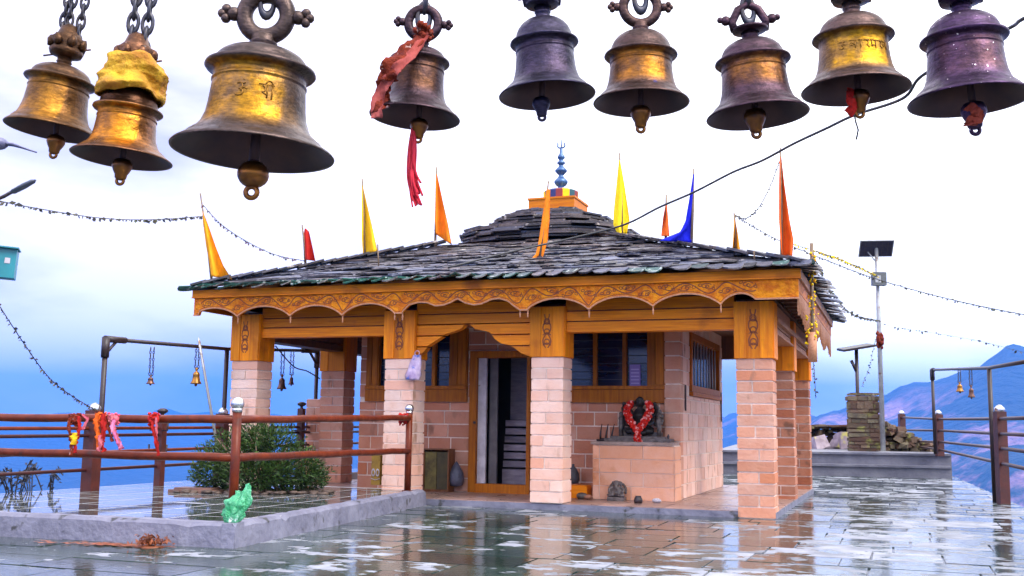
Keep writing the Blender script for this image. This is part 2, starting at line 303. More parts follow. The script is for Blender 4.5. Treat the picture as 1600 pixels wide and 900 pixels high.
# raised terrace on the left with its kerb
KC = (-3.962, -5.401); KR = (-4.60, -.06)
T0 = .2
pf = MB()
poly = [(-8.35, -9.5), (-8.0, -5.62), KC, KR, (-4.6, .02), (-7.92, .02), (-7.92, 8), (-8.55, 8)]
poly = [(-8.6, -5.56), (KC[0] - .06, KC[1] + .06), (KR[0] - .06, KR[1]), (-4.7, .02), (-7.92, .02), (-7.92, 8), (-8.6, 8)]
pf.slab(poly, -3.2, T0 - .0015, .5, 1)
def in_poly(x, y, pl):
    c = False; j = len(pl) - 1
    for i in range(len(pl)):
        xi, yi = pl[i]; xj, yj = pl[j]
        if (yi > y) != (yj > y) and x < (xj - xi) * (y - yi) / (yj - yi) + xi: c = not c
        j = i
    return c
ins = [(-8.58, -5.45), (-4.12, -5.25), (-4.72, -.08), (-7.94, -.08), (-7.94, 8), (-8.58, 8)]
ty = -5.42
while ty < 8:
    tx = -8.58
    while tx < -3.9:
        g = .017; q = [(tx + g, ty + g), (tx + .62 - g, ty + g), (tx + .62 - g, ty + .62 - g), (tx + g, ty + .62 - g)]
        inn = [in_poly(*c, ins) for c in q]
        if all(inn): pf.hexa([(a, b, T0 - .006) for a, b in q] + [(a, b, T0 + rnd.uniform(-.0004, .0006)) for a, b in q], rnd.random() * .8)
        elif any(inn):
            # cut the tile against the kerb line
            cut = []
            n_ = 10
            for i in range(n_):
                a0, a1 = q[0][0] + (q[1][0] - q[0][0]) * i / n_, q[0][0] + (q[1][0] - q[0][0]) * (i + 1) / n_
                ok = [in_poly((a0 + a1) / 2, q[0][1] + (q[2][1] - q[0][1]) * kk / 8, ins) for kk in range(9)]
                if any(ok):
                    lo = ok.index(True); hi = 8 - ok[::-1].index(True)
                    if hi > lo: cut.append((a0, a1, q[0][1] + (q[2][1] - q[0][1]) * lo / 8, q[0][1] + (q[2][1] - q[0][1]) * hi / 8))
            tt = rnd.random() * .8
            for a0, a1, b0, b1 in cut: pf.box(a0, a1 , b0, b1, T0 - .006, T0, tt)
        tx += .62
    ty += .62
terrace = struct(pf.build("terrace", [tile_m, grout_m], None, L(0, 0, 0), -YAW))
# kerb: two rough concrete lengths meeting at the corner
kb = MB()
def kerb_run(a, b, wdt, z1, side):
    a, b = Vector((*a, 0)), Vector((*b, 0)); d = (b - a).normalized(); nrm = Vector((d.y, -d.x, 0)) * side; n = int((b - a).length / .09)
    sec = []
    for i in range(n + 1):
        p = a + (b - a) * (i / n); e = rnd.uniform(-.008, .006); ch = max(0, rnd.gauss(-.004, .012))
        # outside bottom, outside top, inside top, inside bottom
        sec.append([p + nrm * (.012 + e) + Vector((0, 0, -.02)), p + nrm * (e * .7) + Vector((0, 0, z1 - .03 - ch)), p + nrm * (-.03 + e - ch) + Vector((0, 0, z1 - ch * .4)), p - nrm * wdt + Vector((0, 0, z1 + rnd.uniform(-.004, .004))), p - nrm * wdt + Vector((0, 0, -.02))])
    bb = len(kb.v)
    for s_ in sec: kb.v += [tuple(q) for q in s_]
    for i in range(n):
        for j in range(4):
            kb.face((bb + i * 5 + j, bb + (i + 1) * 5 + j, bb + (i + 1) * 5 + j + 1, bb + i * 5 + j + 1), rnd.random(), 0)
    kb.face([bb + j for j in range(5)]); kb.face([bb + n * 5 + j for j in range(5)][::-1])
kerb_run((-8.7, -5.648), (KC[0] - .004, KC[1]), .15, T0 + .012, 1)
kerb_run(KC, KR, .13, T0 + .01, 1)
kerb = recolor_normals(kb.build("kerb", kerb_m, None, L(0, 0, 0), -YAW)); struct(kerb)

# two low steps at the far end
st = MB()
SA_ = toL(P(1240, 742, 23.0)); SB_ = toL(P(1487, 742, 22.2))
def wl(px, Y): q = P(px, 700, Y); return (q.x, q.y)
steps_poly = lambda dy: [wl(1120, 26.0 + dy), wl(1486, 25.0 + dy), wl(1425, 34), wl(1150, 36)]
s1 = MB(); s1.slab(steps_poly(0), -3, .23, .5); s1.slab(steps_poly(-.06), .23, .28, .5); s1.slab(steps_poly(.36), .27, .51, .5); s1.slab(steps_poly(.30), .51, .56, .5)
steps = struct(s1.build("stone_steps", concrete)); 

# land falling away into a valley, mountains on the far side
def fbm(x, y, o=5, seed=0):
    from mathutils import noise
    return noise.fractal(Vector((x + seed * 17.3, y - seed * 9.1, seed * 3.7)), 1.0, 2.1, o)
TAB = [(-180, .012), (-60, .010), (-40, .008), (-25, .006), (-20.5, .006), (-17.5, .0085), (-14.5, .007), (-8, .008), (5, .012), (14, .016), (16.0, .020), (17.8, .026), (19.5, .034), (21.2, .045), (22.6, .053), (23.4, .059), (24.2, .065), (25.2, .071), (26.5, .067), (28, .072), (33, .08), (42, .07), (70, .05), (110, .02), (180, .012)]
def tab(az):
    for (a0, e0), (a1, e1) in zip(TAB, TAB[1:]):
        if a0 <= az <= a1: return e0 + (e1 - e0) * (az - a0) / (a1 - a0)
    return .012
tr = MB(); rads = []; rr_ = 30.0
while rr_ < 15000: rads.append(rr_); rr_ *= 1.075
NA = 300
azs = []
for i in range(NA): azs.append(-180 + 360 * i / NA)
azs = sorted(set([a for a in azs if not -32 < a < 34] + [-32 + 66 * i / 200 for i in range(201)]))
from mathutils import noise as mnoise
def height(r, az):
    a = R(az); x, y = r * math.sin(a), r * math.cos(a)
    crest_r = 5600 + 900 * math.sin(az * .11)
    if az < 8: crest_r = 11500
    elif az < 16: crest_r = 11500 + (5600 + 900 * math.sin(16 * .11) - 11500) * (az - 8) / 8
    e = tab(az) * crest_r
    valley = -520
    if r < crest_r: tt = max(0, min(1, (r - .28 * crest_r) / (.72 * crest_r))); s_ = tt ** 1.25
    else: s_ = max(.35, 1 - (r - crest_r) / 6000)
    spur = mnoise.ridged_multi_fractal(Vector((x / 1300 + 4.2, y / 1300, 1.3)), 1.0, 2.1, 5, 1.0, 2.0) - 1.0
    h = valley + (e + EYE - valley) * s_ + spur * (170 if az > 8 else 60) * min(1, s_ * 2.2) * (1 - s_ * .82) + fbm(x / 420, y / 420, 6) * 55 * min(1, r / 3000)
    near = max(0, 1 - r / 900)
    own = -4.5 - .62 * (r - 30) + fbm(x / 60, y / 60, 4) * 6 * min(1, (r - 28) / 60)
    if r < 900: h = max(own, h) if own > h else h
    if r < 900: h = own if own > valley else h
    return h
b0 = 0
for r in rads:
    for a in azs: tr.v.append((r * math.sin(R(a)), r * math.cos(R(a)), height(r, a)))
n_ = len(azs)
for i in range(len(rads) - 1):
    for j in range(n_):
        j2 = (j + 1) % n_
        tr.face((i * n_ + j, i * n_ + j2, (i + 1) * n_ + j2, (i + 1) * n_ + j), .5, 0, True)
tr.v.append((0, 0, -4)); c_ = len(tr.v) - 1
for j in range(n_): tr.face((c_, (j + 1) % n_, j), .5, 0, True)
hill_m = mat("forest and bare slope", (.012, .035, .035), (.012, .035, .035), .0016, rough=.9, detail=9)
ht = hill_m.node_tree; hb = ht.nodes["Principled BSDF"]; hc = ht.nodes.new("ShaderNodeTexCoord"); hx = ht.nodes.new("ShaderNodeSeparateXYZ"); ht.links.new(hc.outputs['Object'], hx.inputs[0])
hn_ = ht.nodes.new("ShaderNodeTexNoise"); hn_.inputs['Scale'].default_value = .0019; hn_.inputs['Detail'].default_value = 13; hn_.inputs['Roughness'].default_value = .68; ht.links.new(hc.outputs['Object'], hn_.inputs['Vector'])
h1 = ht.nodes.new("ShaderNodeMapRange"); h1.inputs[1].default_value = .50; h1.inputs[2].default_value = .62; ht.links.new(hn_.outputs['Fac'], h1.inputs[0])
h2 = ht.nodes.new("ShaderNodeMapRange"); h2.inputs[1].default_value = 700; h2.inputs[2].default_value = 1500; ht.links.new(hx.outputs['X'], h2.inputs[0])      # bare slopes only on the eastern mountain
h4 = ht.nodes.new("ShaderNodeMapRange"); h4.inputs[1].default_value = 260; h4.inputs[2].default_value = 60; ht.links.new(hx.outputs['Z'], h4.inputs[0])          # forest on its upper ridge
h3 = ht.nodes.new("ShaderNodeMath"); h3.operation = 'MULTIPLY'; ht.links.new(h1.outputs[0], h3.inputs[0]); ht.links.new(h2.outputs[0], h3.inputs[1])
h5 = ht.nodes.new("ShaderNodeMath"); h5.operation = 'MULTIPLY'; ht.links.new(h3.outputs[0], h5.inputs[0]); ht.links.new(h4.outputs[0], h5.inputs[1])
h6 = ht.nodes.new("ShaderNodeMix"); h6.data_type = 'RGBA'; h6.inputs[6].default_value = (.010, .03, .035, 1); h6.inputs[7].default_value = (.42, .22, .28, 1); ht.links.new(h5.outputs[0], h6.inputs[0]); ht.links.new(h6.outputs[2], hb.inputs['Base Color'])
hb_n = ht.nodes.new("ShaderNodeTexNoise"); hb_n.inputs['Scale'].default_value = .011; hb_n.inputs['Detail'].default_value = 8; ht.links.new(hc.outputs['Object'], hb_n.inputs['Vector'])
hbu = ht.nodes.new("ShaderNodeBump"); hbu.inputs['Strength'].default_value = 1; hbu.inputs['Distance'].default_value = 60; ht.links.new(hb_n.outputs['Fac'], hbu.inputs['Height']); ht.links.new(hbu.outputs[0], hb.inputs['Normal'])
terrain = struct(tr.build("mountain_terrain", hill_m)); recolor_normals(terrain)

# the air between: pale blue haze
hz = MB(); hz.box(-16500, 16500, -16500, 16500, -1400, 680)
hm = bpy.data.materials.new("haze air"); hm.use_nodes = True; hn = hm.node_tree.nodes; hn.remove(hn["Principled BSDF"])
pv = hn.new("ShaderNodeVolumePrincipled"); pv.inputs['Color'].default_value = (.035, .25, .97, 1); pv.inputs['Density'].default_value = 1.25e-4
hm.node_tree.links.new(pv.outputs[0], hn["Material Output"].inputs['Volume'])
haze = struct(hz.build("haze", hm), "stuff")
haze_low = min(q[2] for q in tr.v) - 1
for vtx in haze.data.vertices:
    if vtx.co.z < 0: vtx.co.z = haze_low

# ================================================================== the temple
T = thing("hill_temple", "pink stone hill temple with carved orange wood and a stepped slate roof", "temple", L(0, 0, 0), -YAW)
PW, PD, ZB = .4433, .39, 1.96
PX = [-7.39, -4.862, -2.694, 0.0]                # right edges of the front pillars
# plinth
pl = MB(); pl.slab([(-7.9, .02), (.012, .02), (.012, 5.95), (-7.9, 5.95)], -.05, .075, .5, 0)
x = -7.88
while x < 0:
    yy = .05
    ww = rnd.uniform(.35, .6)
    while yy < 5.9:
        hh = rnd.uniform(.5, .9); pl.box(x + .006, min(x + ww, .005) - .006, yy + .006, min(yy + hh, 5.94) - .006, .075, .085 + rnd.uniform(-.002, .002), rnd.random(), 1); yy += hh
    x += ww
pl.build("plinth", [kerb_m, plinth_m], T)

def courses(mb, x0, x1, y0, y1, z0, z1, ch, mi=0, split=True, corner=.6, prot=.004, sides="FRBL"):
    """a pier of coursed blocks on a mortar core"""
    mb.box(x0 + .012, x1 - .012, y0 + .012, y1 - .012, z0, z1, .5, mi + 1)
    n = max(1, round((z1 - z0) / ch)); h = (z1 - z0) / n; g = .0095
    for i in range(n):
        a, b = z0 + i * h + g, z0 + (i + 1) * h - g; j = lambda: rnd.uniform(-prot, prot)
        tcol = lambda: min(1, max(0, rnd.gauss(.3, .3)))
        if split and i % 2:
            xm = (x0 + x1) / 2 + rnd.uniform(-.05, .05)
            mb.box(x0 + j(), xm - g, y0 + j(), y1 + j(), a, b, tcol(), mi); mb.box(xm + g, x1 + j(), y0 + j(), y1 + j(), a, b, tcol(), mi)
        else: mb.box(x0 + j(), x1 + j(), y0 + j(), y1 + j(), a, b, tcol(), mi)

def motif(mb, cx, y, z0, z1, w, flip=1, m=0):
    """a carved stem with leaves, cut as narrow dark grooves"""
    n = 26; th = .008
    def ribbon(pts):
        for (ax, az), (bx, bz) in zip(pts, pts[1:]):
            d = Vector((bx - ax, 0, bz - az)); 
            if d.length < 1e-5: continue
            nn = Vector((-d.z, 0, d.x)).normalized() * th
            mb.add([(ax + nn.x, y, az + nn.z), (ax - nn.x, y, az - nn.z), (bx - nn.x, y, bz - nn.z), (bx + nn.x, y, bz + nn.z)], [(0, 1, 2, 3)], .5, m)
    H_ = z1 - z0
    for sgn in (-1, 1):
        ribbon([(cx + sgn * w * (.25 + .75 * abs(math.sin(math.pi * 2.5 * q / n))) * (.6 if q > n * .8 else 1) * .5, z0 + H_ * q / n) for q in range(n + 1)])
    for k in range(3):
        zc = z0 + H_ * (.18 + .3 * k)
        ribbon([(cx + .35 * w * math.sin(a_), zc + .08 * H_ * math.cos(a_) * (1 if abs(a_) < 9 else 1)) for a_ in [2 * math.pi * q / 10 for q in range(11)]])
        ribbon([(cx - .5 * w, zc - .1 * H_), (cx, zc - .03 * H_), (cx + .5 * w, zc - .1 * H_)])

def pillar(xr, y0, mats, zb, bottom, cap_motif=True, ztop=2.66, vis_side=True):
    s = MB(); courses(s, xr - PW, xr, y0, y0 + PD, bottom, zb, .142, 0)
    o = s.build("pillar", [mats[0], mortar], T); 
    c = MB(); e = .022; xa, xb, ya, yb = xr - PW - e, xr + e * .6, y0 - e, y0 + PD + e * .6
    c.box(xa, xb, ya + .012, yb, zb, ztop, .5, 0)
    wd = (xb - xa) / 3
    for k, f0 in ((0, 0), (1, 0), (2, 0)):
        pr = .014 if k != 1 else .004
        c.box(xa + wd * k + .003, xa + wd * (k + 1) - .003, ya + .012 - pr, ya + .0118, zb + .006, ztop - .002, rnd.random(), 0)
    for k in range(3):
        yk = ya + .02 + (yb - ya - .03) * k / 3; c.box(xb, xb + .012, yk + .003, yk + (yb - ya - .03) / 3 - .003, zb + .006, ztop, rnd.random(), 0)
    cap = c.build("capital", wood_z, o)
    if cap_motif:
        mt = MB(); motif(mt, (xa + xb) / 2, ya + .006, zb + .12, ztop - .1, wd * .7); mt.build("carving", wood_carve, o)
    return o
pillar(PX[0], 0, (brick_pale,), 1.975, .2)
pillar(PX[1], 0, (brick_pale,), 1.985, .085)
pillar(PX[2], 0, (brick_pale,), 1.99, .085)
p4 = pillar(PX[3], 0, (brick,), 1.945, 0)
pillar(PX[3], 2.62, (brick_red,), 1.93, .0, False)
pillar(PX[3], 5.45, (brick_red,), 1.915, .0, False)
pillar(PX[0], 2.6, (brick,), 1.96, .085, False)
pillar(PX[0], 5.45, (brick,), 1.96, .085, False)

# beams of planks between the pillars
def planks(name, x0, x1, y0, y1, zs, m=None, curve=None, axis='x'):
    b = MB()
    for z0, z1 in zip(zs, zs[1:]):
        t_ = rnd.random(); g = .009
        if curve is None:
            if axis == 'x': b.box(x0, x1, y0, y1, z0 + g, z1 - g, t_)
            else: b.box(x0, x1, y0, y1, z0 + g, z1 - g, t_)
        else:
            n = 90; cols = []
            for i in range(n + 1):
                xx = x0 + (x1 - x0) * i / n; zl = max(z0 + g, curve(xx)); cols.append((xx, zl))
            for (xa, za), (xb, zb_) in zip(cols, cols[1:]):
                if za >= z1 - g - .001 and zb_ >= z1 - g - .001: continue
                za, zb_ = min(za, z1 - g), min(zb_, z1 - g)
                b.hexa([(xa, y0, za), (xb, y0, zb_), (xb, y1, zb_), (xa, y1, za), (xa, y0, z1 - g), (xb, y0, z1 - g), (xb, y1, z1 - g), (xa, y1, z1 - g)], t_)
    if axis == 'x': b.box(x0, x1, y0 + .035, y1 - .03, (zs[0] if curve is None else zs[-3]) + .012, zs[-1], .1, 1)
    return b.build(name, [m or wood_x, wood_carve], T)
e_ = .016
planks("beam", PX[0] + e_, PX[1] - PW - .024, .05, .26, [2.31, 2.46, 2.60, 2.76])
planks("beam", PX[2] + e_, PX[3] - PW - .024, .05, .26, [2.31, 2.46, 2.60, 2.76])
OG = [(640, 557), (655, 555), (663, 550), (670, 540), (684, 531), (697, 522), (709, 518.5), (720, 514), (731, 504), (743, 514), (757, 517), (766, 519), (774, 530), (784, 537), (797, 539), (806, 545), (815, 552), (826, 556), (832, 556)]
ogl = [ly(a, b, .05) for a, b in OG]
def ogee(x):
    for a, b in zip(ogl, ogl[1:]):
        if a[0] <= x <= b[0]:
            return a[2] + (b[2] - a[2]) * (x - a[0]) / max(1e-6, b[0] - a[0])
    return ogl[0][2] if x < ogl[0][0] else ogl[-1][2]
planks("cusped_arch_board", PX[1] + e_, PX[2] - PW - .024, .03, .16, [1.99, 2.15, 2.30, 2.455, 2.60, 2.76], curve=ogee)
# beams down the two sides
for xr in (PX[3], PX[0]):
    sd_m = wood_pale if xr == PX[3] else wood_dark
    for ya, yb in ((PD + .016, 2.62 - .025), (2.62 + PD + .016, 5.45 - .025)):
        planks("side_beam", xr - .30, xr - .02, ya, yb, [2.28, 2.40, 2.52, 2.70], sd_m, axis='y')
b = MB(); b.box(PX[3] - .06, PX[3] + .035, PD + .03, 5.45, 2.44, 2.50, .3); b.box(PX[3] - .02, PX[3] + .02, PD + .03, 5.43, 2.285, 2.31, .7); b.build("side_moulding", wood_pale, T)
b = MB(); b.box(PX[0] + .03, -.45, 5.5, 5.7, 2.3, 2.70, .3); b.build("beam", wood_dark, T)

# ceiling and soffits
c = MB()
for k in range(26):
    yy = .3 + k * .21; c.box(PX[0] - .4, PX[3] + .02, yy + .004, min(yy + .206, 5.8), 2.70, 2.725, rnd.random())
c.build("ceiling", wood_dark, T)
FXL, FXR, FY, FYB, FT = -8.235, .365, -.43, 5.98, 2.985
c = MB(); c.box(FXL + .05, FXR - .05, FY + .06, .05, 2.765, 2.79, .3); c.box(PX[3] + .03, FXR - .05, .0505, FYB - .05, 2.765, 2.79, .6); c.box(FXL + .05, PX[0] - PW - .02, .0505, FYB - .05, 2.765, 2.79, .6)
for k in range(14): yy = .3 + k * .42; c.box(PX[3] + .03, FXR - .06, yy, yy + .06, 2.715, 2.764, .2)
c.build("soffit", wood_dark, T)

# carved fascia with hanging scallops
PXC = [371, 453, 534.5, 616, 628, 812, 824, 920, 1020, 1126]
PYC = [495, 494, 493, 489, 489, 484, 484, 484, 479, 476]
cus = [ly(a, b, FY) for a, b in zip(PXC, PYC)]
end_r = ly(1180, 467.5, FY); end_l = ly(330, 490, FY)
ogc = [(628, 488), (640, 476), (655, 472.5), (668, 473), (680, 478), (692, 477), (704, 473), (715, 466.5), (726, 473), (740, 476.5), (752, 475), (768, 468), (780, 466.5), (793, 470), (803, 478), (812, 484)]
ogp = [ly(a, b, FY) for a, b in ogc]
def scallop(x):
    if ogp[0][0] <= x <= ogp[-1][0]:
        for a, b in zip(ogp, ogp[1:]):
            if a[0] <= x <= b[0]: s_ = (x - a[0]) / (b[0] - a[0]); return a[2] + (b[2] - a[2]) * s_
    segs = [((FXL, 0, cus[0][2] + .03), cus[0], .12)] + [(cus[i], cus[i + 1], .145) for i in (0, 1, 2, 6, 7, 8)] + [(cus[9], (end_r[0], 0, end_r[2]), .10)]
    if x >= end_r[0]: return end_r[2]
    if x < FXL + .10: return cus[0][2] + .035
    for a, b, hh in segs:
        if a[0] <= x <= b[0]:
            s_ = (x - a[0]) / (b[0] - a[0]); base_ = a[2] + (b[2] - a[2]) * s_
            return base_ + hh * (1 - abs(2 * s_ - 1) ** 2.1) ** .85
    return min(cus[3][2], cus[4][2]) - .002
MZ = 2.868       # lower edge of the moulding above the carved board
f = MB(); n = 420
for i in range(n):
    xa, xb = FXL + (FXR - FXL) * i / n, FXL + (FXR - FXL) * (i + 1) / n
    za, zb_ = scallop(xa), scallop(xb)
    f.hexa([(xa, FY, za), (xb, FY, zb_), (xb, FY + .05, zb_), (xa, FY + .05, za), (xa, FY, MZ), (xb, FY, MZ), (xb, FY + .05, MZ), (xa, FY + .05, MZ)], .35 if xb < end_r[0] + .03 else .8)
fascia = f.build("fascia", carved_m, T)
f = MB(); f.box(FXL - .02, FXR + .03, FY - .03, FY + .05, MZ + .002, FT, .2); f.box(FXL - .025, FXR + .035, FY - .042, FY - .0305, MZ + .002, MZ + .018, .9); f.build("moulding", wood_x, fascia)
# pale bead along the scalloped edge
f = MB(); n = 420
for i in range(n):
    xa, xb = FXL + (FXR - FXL) * i / n, FXL + (FXR - FXL) * (i + 1) / n; za, zb_ = scallop(xa), scallop(xb)
    if abs(za - zb_) > .06: continue
    f.hexa([(xa, FY - .012, za - .008), (xb, FY - .012, zb_ - .008), (xb, FY - .001, zb_ - .008), (xa, FY - .001, za - .008), (xa, FY - .012, za + .012), (xb, FY - .012, zb_ + .012), (xb, FY - .001, zb_ + .012), (xa, FY - .001, za + .012)], .5)
f.build("edge_bead", wood_pale, fascia)
# vine carving
cv = MB()
def rib(pts, th, yv):
    for (ax, az), (bx, bz) in zip(pts, pts[1:]):
        d = Vector((bx - ax, 0, bz - az))
        if d.length < 1e-5: continue
        nn = Vector((-d.z, 0, d.x)).normalized() * th
        cv.add([(ax + nn.x, yv, az + nn.z), (ax - nn.x, yv, az - nn.z), (bx - nn.x, yv, bz - nn.z), (bx + nn.x, yv, bz + nn.z)], [(0, 1, 2, 3)])
xx = FXL + .12; per = .50; k = 0
def vz(x): lo = scallop(x) + .03; mid = (lo + MZ) / 2; return mid, (MZ - .02 - lo) / 2
pts = []
q = xx
while q < end_r[0] + .02:
    mid, am = vz(q); pts.append((q, mid + am * .92 * math.sin(2 * math.pi * (q - xx) / per))); q += .012
rib(pts, .007, FY - .0025)
while xx + k * per / 2 < end_r[0] - .2:
    cx = xx + (k + .5) * per / 2; mid, am = vz(cx); sg = 1 if k % 2 else -1          # curl inside each bend
    for turn, off in ((1, 0), (-1, .03)):
        sp = []
        for i in range(22):
            a = i / 21 * 4.4; rr2 = .075 * (1 - i / 26); sp.append((cx + off + rr2 * math.cos(a * turn + (.5 if sg > 0 else 3.6)) * 1.1, mid + sg * am * .22 + rr2 * .62 * math.sin(a * turn + (.5 if sg > 0 else 3.6))))
        rib([p_ for p_ in sp if p_[1] < MZ - .008 and p_[1] > scallop(p_[0]) + .02], .005, FY - .003)
    for lf in range(3):                                              # leaves
        lx_, lz_ = cx - .09 + lf * .085, mid + sg * am * (.55 - .2 * lf)
        an = rnd.uniform(-.9, .9); le = .05
        lp = []
        for i in range(11):
            s_ = i / 10; wv = .016 * math.sin(math.pi * s_); lp.append((lx_ + math.cos(an) * le * s_ - math.sin(an) * wv, lz_ + math.sin(an) * le * s_ + math.cos(an) * wv))
        lp2 = [(2 * 0 + lx_ + math.cos(an) * le * s_ + math.sin(an) * .016 * math.sin(math.pi * s_), lz_ + math.sin(an) * le * s_ - math.cos(an) * .016 * math.sin(math.pi * s_)) for s_ in [i / 10 for i in range(11)]]
        for l_ in (lp, lp2): rib([p_ for p_ in l_ if scallop(p_[0]) + .015 < p_[1] < MZ - .006], .004, FY - .0034)
    k += 1
q = FXL + .03; pts = []
while q < end_r[0]: pts.append((q, min(scallop(q) + .028, MZ - .02))); q += .015
rib(pts, .003, FY - .0028)
cv.build("carving", wood_carve, fascia)
# small drops at the cusps
for i, cpt in enumerate(cus):
    d_ = MB(); d_.lathe([(.001, .01), (.011, .005), (.009, -.03), (.014, -.045), (.008, -.075), (.013, -.088), (.001, -.1)], 8, (cpt[0], FY + .02, cpt[2])); d_.build("drop_pendant", wood_pale, fascia)
# left, right and rear fascias
f = MB(); f.box(FXR - .05, FXR, FY + .0505, FYB, 2.72, MZ, .4); 
sf = f.build("fascia", wood_y, T)
f = MB(); f.box(FXR - .049, FXR + .03, FY + .051, FYB, MZ + .002, FT, .2); f.build("moulding", wood_pale, sf)
f = MB(); yy = FY + .12
while yy < FYB - .05:
    ln = .17 + .16 * abs(math.sin(yy * 1.9)) + rnd.uniform(-.04, .06); wv = .045
    f.add([(FXR - .03, yy, 2.72), (FXR - .03, yy + wv, 2.72), (FXR - .03, yy + wv / 2, 2.72 - ln), (FXR - .006, yy, 2.72), (FXR - .006, yy + wv, 2.72), (FXR - .006, yy + wv / 2, 2.72 - ln)], [(0, 2, 1), (3, 4, 5), (0, 3, 5, 2), (1, 2, 5, 4)], rnd.random()); yy += .05
f.build("drop_fringe", wood_pale, sf)
f = MB(); n = 160
for i in range(n):
    q = [(FXR + .003, FY + .1 + (FYB - FY - .2) * (i + k) / n, 2.80 + .038 * math.sin((i + k) * .42) + dz) for k in (0, 1) for dz in (-.006, .006)]
    f.add([q[0], q[2], q[3], q[1]], [(0, 1, 2, 3)])
f.build("carving", wood_carve, sf)
f = MB(); f.box(FXL, FXL + .05, FY + .0505, FYB, 2.70, FT, .4); f.box(FXL + .0505, FXR - .0505, FYB - .05, FYB, 2.70, FT, .4); f.build("fascia", wood_y, T)

# ------------------------------------------------------------------ roof
EXL, EXR, EYF, EYB, EZ = -8.17, .46, -.56, 6.10, 3.0
HX, HY, HR, HZ = -3.72, 2.80, 1.36, 3.81
def roofz(x, y):
    d = [(x - EXL) / (HX - HR - EXL), (EXR - x) / (EXR - HX - HR), (y - EYF) / (HY - HR - EYF), (EYB - y) / (EYB - HY - HR)]
    return EZ + (HZ - EZ) * max(0, min(1, min(d)))
EC = [Vector((EXL, EYF, EZ)), Vector((EXR, EYF, EZ)), Vector((EXR, EYB, EZ)), Vector((EXL, EYB, EZ))]
HC = [Vector((HX - HR, HY - HR, HZ)), Vector((HX + HR, HY - HR, HZ)), Vector((HX + HR, HY + HR, HZ)), Vector((HX - HR, HY + HR, HZ))]
d = MB(); dn = Vector((0, 0, .04))
sh = [Vector(((q.x - HX) * .975 + HX, (q.y - HY) * .97 + HY, q.z - .02)) for q in EC]
d.add(sh + HC, [(0, 1, 5, 4), (1, 2, 6, 5), (2, 3, 7, 6), (3, 0, 4, 7), (3, 2, 1, 0), (4, 5, 6, 7)])
roof = d.build("roof", wood_dark, T)
rs = MB()
for k in range(4):
    A, B_, C_, D_ = EC[k], EC[(k + 1) % 4], HC[(k + 1) % 4], HC[k]
    nrm = (B_ - A).cross(D_ - A).normalized(); 
    up = ((D_ + C_) / 2 - (A + B_) / 2); run = up.length
    rows = 18
    for i in range(rows):
        v0 = i / rows - (.035 if i == 0 else 0) + rnd.uniform(-.006, .006); v1 = min(1.02, v0 + 1.75 / rows)
        P0 = lambda u, v: (A + (B_ - A) * u).lerp(D_ + (C_ - D_) * u, v)
        wl_ = (P0(1, v0) - P0(0, v0)).length; s_ = -.004
        while s_ < wl_ - .03:
            ww = rnd.choice((rnd.uniform(.14, .32), rnd.uniform(.26, .56))) if i else rnd.uniform(.17, .24); u0, u1 = s_ / wl_, min(1.003, (s_ + ww) / wl_)
            lift0 = .034 + rnd.uniform(-.006, .016) + (.022 if rnd.random() < .12 else 0); th = rnd.uniform(.009, .022); vv0 = v0 + rnd.uniform(-.024, .024); vv1 = v1
            m_ = (2 if (k == 0 and rnd.random() < 1.35 - u0 * 1.15) or (k == 3) else 0) if i == 0 else (1 if (rnd.random() < (i / rows - .28) * 1.5) else 0)
            tt = rnd.random()
            nl = 5; low = []
            for e in range(nl + 1):
                fr_ = e / nl; uu = u0 + (u1 - u0) * fr_
                dv = (.020 * (1 - (2 * fr_ - 1) ** 2) * -1 if i == 0 else rnd.uniform(-.015, .015))
                li = lift0 + (.065 * fr_ ** 3 * .7 if i == 0 else rnd.uniform(-.003, .003))
                low.append(P0(uu, vv0 + dv) + nrm * li)
            hi = [P0(u1 - .0005, vv1) + nrm * .014, P0(u0 + .0005, vv1) + nrm * .014]
            top = low + hi; bot = [q - nrm * th for q in top]; m2 = len(top)
            rs.add(top + bot, [tuple(range(m2)), tuple(range(2 * m2 - 1, m2 - 1, -1))] + [(q, q + m2, (q + 1) % m2 + m2, (q + 1) % m2) for q in range(nl, m2)], tt, m_)
            pe = 3 if (rnd.random() < (.10 + .28 * i / rows if i > 1 else .45 if i == 0 else 0)) else m_
            b9 = len(rs.v) - 2 * m2
            for q in range(nl): rs.face((b9 + q, b9 + q + m2, b9 + q + 1 + m2, b9 + q + 1), tt, pe)
            s_ += ww - .004
    # hip stones
    hv = D_ - A; nh = 22
    for i in range(nh):
        c_ = A + hv * ((i + .5) / nh) + Vector((0, 0, .055 + rnd.uniform(0, .02)))
        z_ = hv.normalized(); x_ = Vector((-z_.y, z_.x, 0)).normalized(); y_ = z_.cross(x_)
        rot = Matrix((x_, z_, y_)).transposed() @ Matrix.Rotation(rnd.uniform(-.12, .12), 3, 'Z') @ Matrix.Rotation(.09, 3, 'X')
        rs.obox(c_, (rnd.uniform(.22, .34), hv.length / nh * 1.35, .03), rot, rnd.random(), 1 if i > 7 else 0)
rs.build("roof_slates", [slate, slate_brown, moss_tile, slate_edge_glint], roof)
